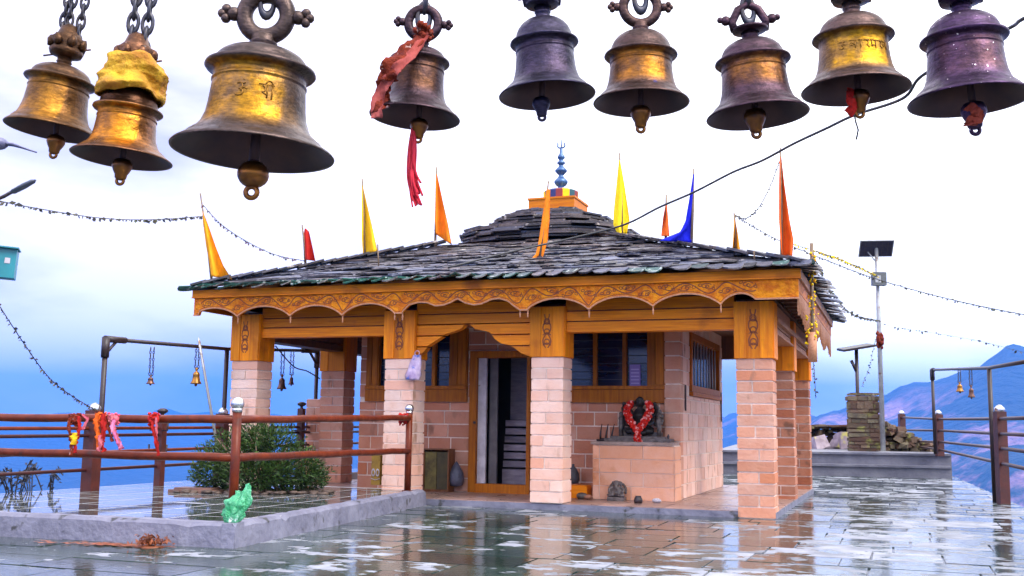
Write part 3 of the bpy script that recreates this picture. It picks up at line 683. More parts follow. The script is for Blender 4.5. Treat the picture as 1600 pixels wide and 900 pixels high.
# the stepped cap of stacked slate
def ring_layer(mb, cx, cy, hx, hy, z, th, inner, m, droop=.05, n=30):
    per_pts = []
    for i in range(n):
        a = 2 * math.pi * (i + rnd.uniform(-.25, .25)) / n
        ca, sa = math.cos(a), math.sin(a); k_ = (abs(ca) ** 3.2 + abs(sa) ** 3.2) ** (-1 / 3.2)
        per_pts.append((a, ca * k_, sa * k_))
    for i in range(n):
        a, b_ = per_pts[i], per_pts[(i + 1) % n]; ro = rnd.uniform(.92, 1.05); t_ = rnd.random(); dz = rnd.uniform(-.014, .016); tk = th * rnd.uniform(.7, 1.25)
        o1 = (cx + a[1] * hx * ro, cy + a[2] * hy * ro); o2 = (cx + b_[1] * hx * ro, cy + b_[2] * hy * ro)
        i1 = (cx + a[1] * hx * inner, cy + a[2] * hy * inner); i2 = (cx + b_[1] * hx * inner, cy + b_[2] * hy * inner)
        mb.hexa([(*i1, z + droop), (*o1, z + dz), (*o2, z + dz), (*i2, z + droop), (*i1, z + droop + tk), (*o1, z + dz + tk), (*o2, z + dz + tk), (*i2, z + droop + tk)], t_, m)
cp = MB()
cp.box(HX - .95, HX + .95, HY - .95, HY + .95, 3.7, 4.10, .3, 0)
lay = [(1.16, 3.82, .07), (1.27, 3.885, .065), (1.35, 3.95, .075), (1.37, 4.02, .07), (1.33, 4.085, .065), (1.22, 4.145, .05), (1.06, 4.185, .05), (.90, 4.225, .05), (.86, 4.27, .055), (.84, 4.32, .05), (.70, 4.37, .05), (.55, 4.42, .05)]
prof_c = [(1.16, 3.70), (1.18, 3.85), (1.34, 3.87), (1.39, 3.96), (1.38, 4.06), (1.31, 4.10), (1.10, 4.15), (.98, 4.18), (.98, 4.30), (.90, 4.34), (.70, 4.40), (.55, 4.49)]; z_ = 3.75
while z_ < 4.47:
    for (ra, za), (rb_, zb2) in zip(prof_c, prof_c[1:]):
        if za <= z_ <= zb2: r_ = ra + (rb_ - ra) * (z_ - za) / (zb2 - za)
    ring_layer(cp, HX + rnd.uniform(-.02, .02), HY + rnd.uniform(-.02, .02), r_ * rnd.uniform(.975, 1.02), r_ * rnd.uniform(.975, 1.02), z_, .03, .4, rnd.choice((0, 0, 0, 1)), rnd.uniform(.02, .045), 23); z_ += .034
cp.slab([(HX - .5, HY - .5), (HX + .5, HY - .5), (HX + .5, HY + .5), (HX - .5, HY + .5)], 4.3, 4.50, .4, 0)
cp.build("stepped_roof_cap", [slate_brown, slate], roof)
# finial
FX, FYY = -3.62, 2.72
bx = MB(); bx.box(FX - .40, FX + .36, FYY - .38, FYY + .38, 4.49, 4.685, .4); bx.box(FX - .415, FX + .375, FYY - .395, FYY + .395, 4.66, 4.69, .8)
fbx = bx.build("finial_box", wood_x, roof)
strip_m = [c_yellow, mat("deep teal cloth", (.01, .07, .09)), mat("maroon cloth", (.20, .02, .02)), mat("dark blue cloth", (.01, .025, .14))]
wr = MB(); nS = 16
for i in range(nS):
    a0, a1 = 2 * math.pi * i / nS, 2 * math.pi * (i + 1) / nS
    q = lambda a, r_: (FX + .02 + r_ * math.cos(a) * 1.05, FYY + r_ * math.sin(a))
    p0, p1 = q(a0, .27), q(a1, .27); p2, p3 = q(a0, .235), q(a1, .235)
    wr.add([(*p0, 4.691), (*p1, 4.691), (*q(a1, .275), 4.84), (*q(a0, .275), 4.84), (*q(a1, .22), 4.87), (*q(a0, .22), 4.87), (*q(a1, .05), 4.87), (*q(a0, .05), 4.87)], [(0, 1, 2, 3), (3, 2, 4, 5), (5, 4, 6, 7)], rnd.random(), (0, 0, 1, 3, 2, 0, 1, 2)[i % 8])
wr.build("cloth_wrap", strip_m, roof)
fi = MB()
fi.lathe([(q * .56 + .012, z_) for q, z_ in [(.10, 4.86), (.10, 4.90), (.06, 4.93), (.13, 4.96), (.175, 5.0), (.175, 5.03), (.11, 5.07), (.05, 5.11), (.05, 5.13), (.09, 5.15), (.155, 5.19), (.155, 5.21), (.09, 5.25), (.04, 5.28), (.045, 5.30), (.10, 5.325), (.10, 5.335), (.045, 5.365), (.04, 5.385), (.085, 5.41), (.085, 5.44), (.04, 5.475), (.025, 5.50), (.02, 5.56), (.001, 5.58)]], 18, (FX + .02, FYY, 0))
fin = fi.build("finial", blue_paint, roof)
tr_ = MB(); c0 = FX + .02
tr_.tube([(c0, FYY, 5.56), (c0, FYY, 5.72)], [.014, .008], 8)
for s_ in (-1, 1): tr_.tube([(c0, FYY, 5.585), (c0 + s_ * .04, FYY, 5.585), (c0 + s_ * .062, FYY, 5.61), (c0 + s_ * .056, FYY, 5.65), (c0 + s_ * .07, FYY, 5.685)], [.014, .014, .014, .012, .006], 8)
tr_.build("trident", blue_paint, roof)

# ------------------------------------------------------------------ sanctum
WY, WXL, WXR, WZ1, WYB = 1.60, -6.55, -1.46, 2.70, 5.42
def wall_blocks(mb, u0, u1, z0, z1, holes, put, rowh=.198, wmin=.28, wmax=.52):
    n = max(1, round((z1 - z0) / rowh)); h = (z1 - z0) / n
    for i in range(n):
        a, b = z0 + i * h, z0 + (i + 1) * h; u = u0
        spans = [(u0, u1)]
        cuts = []
        for (hu0, hu1, hz0, hz1) in holes:
            if a > hz0 - .05 and b < hz1 + .05: cuts.append((hu0, hu1))
        for c0_, c1_ in cuts:
            ns = []
            for s0, s1 in spans:
                if c1_ <= s0 or c0_ >= s1: ns.append((s0, s1)); continue
                if c0_ > s0: ns.append((s0, c0_))
                if c1_ < s1: ns.append((c1_, s1))
            spans = ns
        for s0, s1 in spans:
            u = s0; first = True
            while u < s1 - .01:
                w_ = rnd.uniform(wmin, wmax) * (.55 if first and i % 2 else 1); first = False
                if s1 - (u + w_) < .12: w_ = s1 - u
                za, zb_ = a, b
                for (hu0, hu1, hz0, hz1) in holes:
                    if u + w_ > hu0 + .01 and u < hu1 - .01:
                        if a < hz0 < b: zb_ = hz0
                        if a < hz1 < b: za = hz1
                if zb_ - za > .03: put(u + .010, u + w_ - .010, za + .009, zb_ - .009, min(1, max(0, rnd.gauss(.4, .3))))
                u += w_
# openings: wide window left, door, wide window right
wL = ly(573, 600, WY)[0]; wLr = ly(733, 600, WY)[0]; wR0 = ly(862, 600, WY)[0]; wRr = ly(1040, 600, WY)[0]
SILL = ly(695, 628, WY)[2]; GLZ = ly(690, 603, WY)[2]; WTOP = 2.55
dL, dR = ly(733.5, 700, WY)[0], ly(829, 700, WY)[0]; DT = ly(780, 548, WY)[2]; DB = .085
sw = MB()
holes = [(wL, wLr - .02, SILL, WTOP), (dL, dR, 0, DT), (wR0, wRr, SILL, WTOP)]
wall_blocks(sw, WXL, WXR, DB, WZ1, holes, lambda a, b, c, d_, t_: sw.box(a, b, WY + rnd.uniform(-.004, .004), WY + .14, c, d_, t_))
def core(u0, u1, z0, z1):
    sw.box(u0, u1, WY + .012, WY + .16, z0, z1, .5, 1)
core(WXL + .01, wL, DB, WZ1); core(wL, wLr - .02, DB, SILL); core(wL, wLr - .02, WTOP, WZ1); core(wLr - .02, dL, DB, WZ1); core(dL, dR, DT, WZ1); core(dR, wR0, DB, WZ1); core(wR0, wRr, DB, SILL); core(wR0, wRr, WTOP, WZ1); core(wRr, WXR - .162, DB, WZ1)
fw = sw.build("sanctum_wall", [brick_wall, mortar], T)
# right wall, with its pilaster at the front corner
rw = MB(); sy0, sy1 = 2.36, 5.02; sz0, sz1 = lxx(1100, 622, WXR)[2], 2.5
holes2 = [(sy0, sy1, sz0, sz1)]
wall_blocks(rw, WY + .0, WYB, DB, WZ1, holes2, lambda a, b, c, d_, t_: rw.box(WXR - .14, WXR + rnd.uniform(-.004, .004), a, b, c, d_, t_ * .55), rowh=.2)
for a, b, c, d_ in ((WY + .01, sy0, DB, WZ1), (sy0, sy1, DB, sz0), (sy0, sy1, sz1, WZ1), (sy1, WYB - .01, DB, WZ1)): rw.box(WXR - .16, WXR - .012, a, b, c, d_, .5, 1)
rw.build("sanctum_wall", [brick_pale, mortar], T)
pil = MB(); courses(pil, WXR - .21, WXR + .012, WY - .055, WY + .16, DB, WZ1, .2, 0, split=False)
pil.build("corner_pilaster", [brick, mortar], T)
lw = MB(); wall_blocks(lw, WY + .162, WYB, DB, WZ1, [], lambda a, b, c, d_, t_: lw.box(WXL + rnd.uniform(-.004, .004), WXL + .14, a, b, c, d_, t_)); lw.box(WXL + .012, WXL + .16, WY + .162, WYB - .02, DB, WZ1, .5, 1)
wall_blocks(lw, WXL + .15, WXR - .17, DB, WZ1, [], lambda a, b, c, d_, t_: lw.box(a, b, WYB - .14, WYB, c, d_, t_)); lw.box(WXL + .15, WXR - .16, WYB - .14, WYB - .012, DB, WZ1, .5, 1)
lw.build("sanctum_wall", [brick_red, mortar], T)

def window(x0, x1, z0, zg, z1, jl, jr, mull, y, name="window"):
    fm = MB(); yf = y - .03
    fm.box(x0, x1, yf - .02, y + .1, z0, zg - .055, .3); fm.box(x0, x1, yf - .035, y + .1, zg - .05, zg, .7)
    fm.box(x0, x0 + jl, yf, y + .1, zg + .001, z1, .2); fm.box(x1 - jr, x1, yf, y + .1, zg + .001, z1, .8)
    if jr > .15: fm.box(x1 - jr + .02, x1 - jr * .55, yf - .015, yf - .0005, zg + .02, z1, .4); fm.box(x1 - jr * .5, x1 - .02, yf - .015, yf - .0005, zg + .02, z1, .6)
    if jl > .15: fm.box(x0 + .02, x0 + jl * .45, yf - .015, yf - .0005, zg + .02, z1, .4); fm.box(x0 + jl * .5, x0 + jl - .02, yf - .015, yf - .0005, zg + .02, z1, .6)
    fm.box(x0 + jl, x1 - jr, yf, y + .1, z1 - .08, z1, .5)
    for mxx in mull: fm.box(mxx - .028, mxx + .028, yf + .005, y + .08, zg + .001, z1 - .081, rnd.random())
    fo = fm.build(name, wood_shaded, T)
    ps = MB(); ps.box(x0 + jl + .001, x1 - jr - .001, y + .055, y + .06, zg + .001, z1 - .081, .5); ps.build("pane", glass_blue, fo)
    lv = MB(); zz = zg + .09
    while zz < z1 - .1: lv.box(x0 + jl + .002, x1 - jr - .002, y + .038, y + .053, zz, zz + .012, .5); zz += .115
    lv.build("louvre", mat("dim blue steel", (.006, .012, .03), rough=.4), fo)
    return fo
window(wL, wLr - .021, SILL, GLZ, WTOP, .22, .30, [ly(657, 590, WY)[0] - .55, ly(657, 590, WY)[0] - .02, ly(678, 590, WY)[0]], WY)
window(wR0, wRr, SILL, GLZ, WTOP, .22, ly(1040, 560, WY)[0] - ly(1012, 560, WY)[0], [ly(930, 560, WY)[0], ly(976, 560, WY)[0]], WY)
# barred window in the right wall
fm = MB(); xw = WXR
fm.box(xw - .1, xw + .05, sy0, sy1, sz0, sz0 + .06, .2); fm.box(xw - .1, xw + .035, sy0, sy1, sz0 + .065, sz0 + .16, .7)
fm.box(xw - .1, xw + .03, sy0, sy0 + .10, sz0 + .161, sz1, .5); fm.box(xw - .1, xw + .03, sy1 - .10, sy1, sz0 + .161, sz1, .5); fm.box(xw - .1, xw + .03, sy0 + .101, sy1 - .101, sz1 - .1, sz1, .3)
fo = fm.build("window", wood_shaded, T)
ps = MB(); ps.box(xw - .08, xw - .07, sy0 + .1, sy1 - .1, sz0 + .161, sz1 - .1); ps.build("pane", glass_blue, fo)
br = MB()
for k in range(9): yk = sy0 + .1 + (sy1 - sy0 - .2) * (k + .5) / 9; br.tube([(xw - .02, yk, sz0 + .15), (xw - .02, yk, sz1 - .09)], .012, 8)
br.build("bar", mat("pale grey bar", (.45, .46, .5), rough=.4), fo)
for yk, z0_, z1_ in ((WY + .35, 1.33, 1.70), (sy1 + .2, 1.2, 1.7)):      # hanging dark straps beside the window
    s_ = MB(); s_.box(xw + .006, xw + .02, yk - .022, yk + .03, z0_, z1_); s_.build("wall_strap", mat("dark strap", (.05, .03, .03)), T)

# door
df = MB(); yf = WY - .05; jw = .115
df.box(dL + .002, dL + jw, yf, WY + .15, DB, DT - .003, .3); df.box(dR - .055, dR - .002, yf, WY + .15, DB, DT - .003, .7); df.box(dL + jw + .001, dR - .0555, yf + .002, WY + .15, DT - .105, DT - .004, .5); df.box(dL + jw + .001, dR - .0555, yf + .002, WY + .15, DB, DB + .13, .9)
dfo = df.build("door_frame", wood_shaded, T)
lf = MB(); x0, x1 = dL + jw + .005, dL + jw + .135
lf.box(x0, x1, WY + .02, WY + .07, DB + .135, DT - .11, .4); lf.box(x0 + .135, x0 + .26, WY + .155, WY + .2, DB + .1, DT - .1, .5, 1)
lf.build("door_leaf", [white_paint, mat("grey door edge", (.16, .14, .15), (.1, .09, .1), 6)], dfo)
dk = MB(); dk.tube([(dL + .10, yf - .03, 1.12), (dL + .10, yf, 1.12)], .02, 8); dk.build("handle", iron_dark, dfo)
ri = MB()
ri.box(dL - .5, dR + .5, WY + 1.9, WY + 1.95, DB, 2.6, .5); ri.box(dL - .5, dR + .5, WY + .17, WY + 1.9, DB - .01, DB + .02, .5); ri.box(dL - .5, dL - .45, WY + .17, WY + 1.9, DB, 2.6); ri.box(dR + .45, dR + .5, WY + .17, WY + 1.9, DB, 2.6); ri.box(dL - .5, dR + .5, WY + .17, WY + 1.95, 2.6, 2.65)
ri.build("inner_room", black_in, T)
sx0 = dL + .30
sp = MB()
for k in range(7): sp.box(sx0, dR + .3, WY + .62 + .012 * (k % 3) + .02 * k, WY + 1.88, DB + .021 + (.34 + .125 * (k - 1) if k else 0), DB + .33 + .125 * k, rnd.random())
sp.box(sx0 + .02, sx0 + .46, WY + .9, WY + 1.4, DB + 1.09, 2.3, .8)
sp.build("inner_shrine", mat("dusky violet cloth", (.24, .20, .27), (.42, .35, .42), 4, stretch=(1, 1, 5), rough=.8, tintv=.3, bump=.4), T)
# ================================================================== flags on the roof
def hit_roof(px, py):
    d = ray(px, py); best = None
    for i in range(500):
        Y = 11 + i * .02; p = EYEV + d * (Y / d.y); l = toL(p)
        if EXL <= l[0] <= EXR and EYF <= l[1] <= EYB:
            g = p.z - roofz(l[0], l[1]) - .06
            if g <= 0: return Y
            if best is None or g < best[0]: best = (g, Y)
    return best[1] if best else 13.5
def flag(label, cl, pole, edgeA, edgeB, Y=None, group="flags along the temple roof", wave=.05, extra=0):
    """pole: px (top, foot); edgeA/edgeB: px outlines of the cloth from its top to its bottom"""
    Y = Y or hit_roof(*pole[1])
    foot = P(*pole[1], Y); top = P(*pole[0], Y)
    t = thing("roof_flag", label, "flag", foot, 0, group)
    m = MB(); m.tube([Vector((0, 0, -.08 - extra)), (top - foot) * .5 + Vector((.006, 0, 0)), top - foot], [.020, .018, .010], 7); m.build("pole", bamboo, t)
    def samp(pts, s):
        ln = [0]
        for a, b in zip(pts, pts[1:]): ln.append(ln[-1] + math.hypot(b[0] - a[0], b[1] - a[1]))
        q = s * ln[-1]
        for i in range(len(pts) - 1):
            if q <= ln[i + 1] + 1e-9:
                f_ = (q - ln[i]) / max(1e-9, ln[i + 1] - ln[i]); return (pts[i][0] + (pts[i + 1][0] - pts[i][0]) * f_, pts[i][1] + (pts[i + 1][1] - pts[i][1]) * f_)
        return pts[-1]
    nv, nu = 26, 9; c = MB(); ph = rnd.uniform(0, 6)
    for side in (0, 1):
        for i in range(nv + 1):
            s_ = i / nv; a, b = samp(edgeA, s_), samp(edgeB, s_)
            for j in range(nu + 1):
                u = j / nu; dep = wave * (math.sin(u * 7 + ph + s_ * 2.3) * (.4 + s_) + .5 * math.sin(u * 15 + ph * 2 + s_ * 5) * s_) * min(1, s_ * 3 + .15)
                q = P(a[0] + (b[0] - a[0]) * u, a[1] + (b[1] - a[1]) * u, Y + dep - .012 + side * .004) - foot; c.v.append(tuple(q))
    o = (nv + 1) * (nu + 1)
    for i in range(nv):
        for j in range(nu):
            a = i * (nu + 1) + j; b = a + 1; d_ = a + nu + 1; e = d_ + 1; tt = .5
            c.face((a, b, e, d_), tt, 0, True); c.face((o + a, o + d_, o + e, o + b), tt, 0, True)
    for i in range(nv):
        for j in (0, nu):
            a = i * (nu + 1) + j; d_ = a + nu + 1; c.face((a, d_, o + d_, o + a))
    for j in range(nu): a = nv * (nu + 1) + j; c.face((a, a + 1, o + a + 1, o + a))
    c.build("cloth", cl, t)
    return t
flag("amber flag at the far left corner of the temple roof, tied to a garland", c_amber, ((313, 302), (332, 436)), [(316, 330), (317, 348), (322, 385), (327, 410), (330, 432)], [(317, 330), (325, 350), (337, 385), (349, 415), (363, 437)])
flag("small red flag left behind the roof slope, drooping in two strips", c_red, ((472, 351), (478, 410)), [(476, 357), (474, 370), (475, 385), (477, 406)], [(478, 357), (483, 362), (487, 380), (493, 408)], wave=.035)
flag("tall golden yellow flag on the left part of the slate roof", c_yellow, ((566, 279), (570, 398)), [(565, 290), (565, 330), (565, 370), (567, 398)], [(567, 290), (575, 325), (583, 360), (590, 393)])
flag("tall orange flag just left of the stepped roof cap", c_orange, ((682, 261), (680, 384)), [(681, 272), (680, 310), (680, 345), (681, 366)], [(683, 272), (691, 310), (700, 350), (706, 383)])
flag("long narrow orange streamer in front of the stepped cap, hanging to the eave", c_orange, ((857, 283), (843, 398)), [(854, 296), (847, 340), (842, 375), (837, 397), (823, 412), (821, 422)], [(860, 296), (859, 340), (856, 375), (850, 397), (842, 416), (830, 423)], wave=.012)
flag("tall lemon yellow flag right of the roof cap, broad at the foot", c_lemon, ((968, 239), (972, 368)), [(967, 250), (963, 290), (959, 330), (958, 352), (966, 367)], [(969, 250), (976, 290), (982, 330), (984, 345), (979, 366)])
flag("slim small red orange flag between the yellow and the blue flag", c_scarlet, ((1041, 304), (1040, 370)), [(1040, 318), (1036, 340), (1033, 369)], [(1042, 318), (1044, 340), (1046, 369)])
flag("deep blue flag on the right part of the roof, sweeping left at its foot", c_blue, ((1084, 263), (1080, 379)), [(1083, 272), (1077, 310), (1071, 345), (1063, 362), (1030, 376)], [(1085, 272), (1085, 310), (1084, 345), (1083, 365), (1080, 379)], wave=.03)
flag("small amber flag near the right end of the roof, behind the hip", c_amber, ((1147, 333), (1150, 394)), [(1147, 343), (1146, 360), (1144, 391)], [(1149, 343), (1153, 365), (1157, 392)])
flag("tall scarlet orange flag at the right corner of the roof", c_scarlet, ((1219, 231), (1221, 403)), [(1218, 245), (1217, 290), (1217, 345), (1220, 384), (1222, 402)], [(1221, 245), (1226, 290), (1234, 345), (1240, 375), (1238, 403)])
# spare short sticks on the slates
for lb, a, b in (("thin bare stick standing beside the golden yellow flag", (590, 382), (592, 412)), ("little bare stick near the right roof corner", (1178, 392), (1179, 402))):
    Y = hit_roof(*b); m = MB(); q = P(*a, Y) - P(*b, Y); m.tube([(0, 0, -.05), q], .011, 6); tag(m.build("bare_stick", bamboo, None, P(*b, Y)), lb, "stick")
# bamboo pole with a yellow garland at the right eave
ft = lxx(1270, 565, .47); foot = L(*ft); tp = lxx(1268, 380, .47)
Yp = foot.y; t = thing("garland_pole", "thin pole wound with a yellow garland at the right eave", "pole", foot)
m = MB(); m.tube([Vector((0, 0, 0)), P(1268, 380, Yp) - foot], .022, 8); m.build("pole", bamboo, t)
m = MB(); m.tube([Vector((0, 0, -.005)), Vector((0, 0, .36))], .055, 10); m.build("sleeve", wood_pale, t)
m = MB()
for i in range(105):
    s_ = rnd.uniform(.14, .92); c = (P(1268.3, 381, Yp) - foot) * s_; a = rnd.uniform(0, 6.28); r_ = rnd.uniform(.03, .06) * (1.4 if s_ < .4 else .8)
    m.ball(c + Vector((r_ * math.cos(a), r_ * math.sin(a), 0)), rnd.uniform(.008, .019), 5, rnd.random(), 0 if rnd.random() < .7 else 1)
m.build("marigold_garland", [c_lemon, c_amber], t)

# ================================================================== cables and garlands
def spline(pts, n=10):
    out_ = []
    for i in range(len(pts) - 1):
        p0, p1, p2, p3 = pts[max(0, i - 1)], pts[i], pts[i + 1], pts[min(len(pts) - 1, i + 2)]
        for k in range(n):
            t_ = k / n; out_.append(.5 * ((2 * p1) + (p2 - p0) * t_ + (2 * p0 - 5 * p1 + 4 * p2 - p3) * t_ ** 2 + (3 * p1 - p0 - 3 * p2 + p3) * t_ ** 3))
    return out_ + [pts[-1]]
cab = [(700, 418, 13.6), (800, 392, 13.9), (900, 372, 14.1), (975, 352, 14.0), (1030, 325, 13.2), (1085, 301, 12.4), (1145, 268, 11.6), (1190, 250, 11.0), (1240, 226, 10.3), (1290, 200, 9.7), (1335, 179, 9.2), (1410, 152, 8.4), (1440, 120, 8.1), (1515, 78, 7.5), (1580, 43, 7.0), (1660, 0, 6.5), (2300, -260, 5.2), (3000, -420, 4.6)]
cp_ = spline([P(a, b, Y) + Vector((0, 0, rnd.uniform(-.012, .012))) for a, b, Y in cab], 8)
m = MB(); m.tube(cp_, .0135, 7); tag(m.build("power_cable", wire_m), "black cable running from the temple roof up past the hanging bells", "cable")
m = MB(); m.tube([P(1335, 179, 9.2), P(1337, 190, 9.2) , P(1341, 203, 9.2), P(1338, 218, 9.2)], .008, 6); tag(m.build("loose_cable_end", wire_m), "short loose end dangling from the black cable", "cable")
m = MB(); q = [L(-7.5, 3.2, 2.45), L(-7.7, 3.3, 2.1), L(-7.9, 3.4, 1.85), L(-8.1, 3.8, 1.6)]
m.tube(spline([lpt for lpt in [P(430, 540, 17.0), P(458, 572, 17.1), P(480, 580, 17.2), P(500, 592, 17.3)]], 6), .011, 6); tag(m.build("sagging_cable", wire_m), "thin cable sagging beneath the left veranda roof", "cable")
def garland(label, pts, mats, dens=26, size=.022, thick=.005, drop=.6, group="leaf garlands strung across the terrace"):
    wp = spline([P(a, b, Y) for a, b, Y in pts], 12); m = MB(); m.tube(wp, thick, 5, .5, 0)
    for a, b in zip(wp, wp[1:]):
        ln = (b - a).length; n = ln * dens; n = int(n) + (1 if rnd.random() < n % 1 else 0)
        for _ in range(n):
            c = a.lerp(b, rnd.random()); s_ = size * rnd.uniform(.6, 1.5); an = rnd.uniform(-1.1, 1.1); d_ = Vector((math.sin(an) * .7, rnd.uniform(-.6, .6), -math.cos(an) * drop + rnd.uniform(-.2, .5))).normalized()
            sd_ = d_.cross(Vector((rnd.uniform(-.4, .4), 1, rnd.uniform(-.4, .4)))).normalized() * s_ * .4
            m.add([c, c + d_ * s_ * .6 + sd_, c + d_ * s_ * 1.35, c + d_ * s_ * .6 - sd_ + Vector((0, .004, 0))], [(0, 1, 2), (0, 2, 3)], rnd.random(), rnd.randrange(1, len(mats)))
    tag(m.build("leaf_garland", mats), label, "garland", group)
gm = [wire_m, leaf_dry, mat("dark dry leaf", (.025, .03, .03), (.06, .05, .05), 8)]
garland("leaf garland sagging from the left lamp arm to the amber corner flag", [(-30, 308, 9.5), (60, 326, 10.5), (160, 341, 11.6), (240, 343, 12.8), (316, 338, 14.6)], gm, 20, .035)
garland("dark red garland falling from the amber corner flag onto the roof edge", [(317, 320, 14.6), (345, 350, 14.8), (385, 377, 15.2), (430, 398, 15.6), (478, 408, 16.0)], [wire_m, mat("dark red petal", (.16, .02, .04), (.05, .015, .03), 8), gm[2]], 30, .03)
garland("green leaf garland sloping down to the far left railing post", [(-20, 448, 9.5), (35, 533, 10.4), (75, 588, 11.2), (110, 617, 12.2), (148, 640, 13.3)], gm, 24, .028)
garland("short garland hanging between the scarlet corner flag and the small amber flag", [(1218, 252, 12.9), (1203, 292, 13.2), (1185, 325, 13.6), (1165, 341, 14.1), (1149, 336, 14.6)], gm, 30, .02)
garland("long garland sweeping from the small amber flag over to the right edge", [(1149, 337, 14.6), (1210, 372, 13.8), (1290, 406, 13.2), (1370, 436, 12.9), (1470, 464, 12.3), (1560, 484, 11.9), (1640, 498, 11.5)], gm, 32, .022)
garland("yellowish garland running closely beside the long one to the solar lamp", [(1222, 376, 13.9), (1280, 394, 15.2), (1330, 412, 19), (1372, 432, 27.0)], [wire_m, c_lemon, leaf_dry], 18, .03)
garland("garland hanging from the right eave pole over to the solar lamp pole", [(1268, 388, 14.8), (1285, 432, 17), (1308, 468, 19.5), (1335, 492, 22), (1375, 501, 27.0)], gm, 14, .04, .008)
garland("faint thin garland with few leaves right of the solar lamp pole", [(1375, 505, 27.0), (1410, 513, 26), (1470, 522, 23.5), (1530, 533, 22.5), (1590, 548, 21), (1660, 566, 20)], gm, 4.5, .045, .003)
garland("vertical string of dry leaves below the right eave pole", [(1271, 566, 15.6), (1273, 590, 15.6), (1274, 610, 15.6), (1275, 622, 15.6)], gm, 34, .03)
garland("string of leaves hanging slack from the lamp pole to the T-shaped mast", [(1375, 506, 27.0), (1366, 540, 27.4), (1358, 575, 28.2), (1346, 604, 29.4)], gm, 9, .045, .003)

# ================================================================== altar and what lies on the veranda
AX0, AX1, AY0, AY1, AZ0, AZ1 = -2.60, -1.44, 1.10, WY - .06, .085, .85
t = thing("stone_altar", "square pink stone altar against the sanctum wall, stained orange at its left end", "altar", L(0, 0, 0), -YAW)
m = MB(); m.box(AX0 + .012, AX1 - .012, AY0 + .012, AY1, AZ0, AZ1 - .012, .5, 1)
rows = 4; hh = (AZ1 - AZ0 - .02) / rows
for i in range(rows):
    a, b_ = AZ0 + i * hh + .005, AZ0 + (i + 1) * hh - .005
    cs = [AX0, AX0 + .10, AX0 + .60 + (.12 if i % 2 else -.05), AX1 - .008]
    for k in range(3): m.box(cs[k] + .006, cs[k + 1] - .006, AY0 + rnd.uniform(-.003, .003), AY1 - .01, a, b_, rnd.uniform(.2, .6))
    m.box(AX1 - .0075, AX1 + .002, AY0 + .006, AY1 - .01, a, b_, .3)
alt_m = mat("salmon altar stone", (.76, .37, .22), (.80, .48, .36), 3.5, rough=.68, c3=(.70, .28, .13), tintv=.1, bump=.3, bscale=24, spots=((.45, .14, .03), 2.4, .60, .12))
m.build("block_base", [alt_m, mortar], t)
m = MB(); m.slab([(AX0 - .02, AY0 - .025), (AX1 - .02, AY0 - .02), (AX1 - .02, AY1), (AX0 - .02, AY1)], AZ1 - .012, AZ1 + .03); m.build("altar_top", mat("mottled altar slab", (.22, .15, .12), (.36, .26, .22), 9, rough=.5, bump=.4), t)
sx, sy, sz = ly(1000, 690, 1.32)
def LT(x, y, z): return L(x, y, z)
o = MB(); px0 = ly(948, 690, 1.3)[0]; px1 = ly(1048, 690, 1.3)[0]
o.slab([(px0 - sx, -.17), (px1 - sx, -.17), (px1 - sx + .01, .17), (px0 - sx, .17)], 0, .045, .5); o.slab([(px0 - sx + .08, -.14), (px1 - sx - .06, -.14), (px1 - sx - .06, .14), (px0 - sx + .08, .14)], .045, .075, .5)
tag(o.build("statue_base", stone_grey, None, L(sx, 1.32, AZ1 + .032), -YAW), "long dark stone slab lying on the altar under the garlanded idol", "slab")
# the idol: body, ornate arch, base lumps
ZS = AZ1 + .108
t = thing("idol_statue", "black carved stone idol with ornate surround, draped with a red garland on the altar", "statue", L(sx, 1.32, ZS), -YAW)
b = MB()
b.ball((0, .02, .09), .16, 14, sc=(1.25, .7, .55)); b.ball((-.12, -.04, .07), .07, 12, sc=(1.3, 1, .7)); b.ball((.12, -.04, .07), .07, 12, sc=(1.3, 1, .7)); b.ball((0, -.08, .05), .07, 12, sc=(1.6, .9, .6))
b.tube([(0, .02, .08), (0, .02, .2), (0, .01, .30), (0, .01, .38)], [.12, .095, .12, .06], 14); b.tube([(0, .01, .36), (0, 0, .44)], [.045, .04], 10)
b.ball((0, -.005, .475), .068, 16, sc=(.9, .95, 1.15)); b.lathe([(.072, .52), (.075, .54), (.058, .57), (.062, .585), (.04, .62), (.022, .65), (.028, .665), (.006, .69)], 16, (0, .005, 0))
b.ball((0, -.07, .47), .014, 8, sc=(.8, 1, 1.5))
for s_ in (-1, 1):
    b.ball((s_ * .066, 0, .47), .02, 8, sc=(.6, .8, 1.6))
    b.ball((s_ * .025, -.061, .487), .011, 8, sc=(1.3, .6, .7))
    b.tube([(s_ * .115, .01, .35), (s_ * .175, -.01, .26), (s_ * .19, -.06, .19), (s_ * .14, -.12, .16)], [.045, .038, .033, .026], 10); b.ball((s_ * .125, -.13, .165), .03, 8, sc=(1.2, 1, .8))
    b.tube([(s_ * .115, .03, .35), (s_ * .21, .04, .30), (s_ * .235, .01, .38), (s_ * .22, -.03, .43)], [.04, .034, .03, .025], 10); b.ball((s_ * .22, -.035, .45), .03, 8)
b.ball((0, -.062, .445), .016, 8, sc=(1.4, .5, .5))
body = b.build("body", stone_black, t)
rm = body.modifiers.new("one skin", 'REMESH'); rm.mode = 'VOXEL'; rm.voxel_size = .0085; rm.use_smooth_shade = True
h = MB()
for ring_, (rx, rz, nn, sz_) in enumerate(((.285, .36, 30, .032), (.235, .31, 22, .028))):
    for i in range(nn):
        a = R(-28) + (R(236)) * i / (nn - 1); jj = rnd.uniform(-.012, .012)
        h.ball(((rx + jj) * math.cos(a), .07 + rnd.uniform(-.02, .02), .26 + (rz * .62 + jj) * math.sin(a)), sz_ * rnd.uniform(.7, 1.25), 7, rnd.random(), 0, (1, .8, 1), .2)
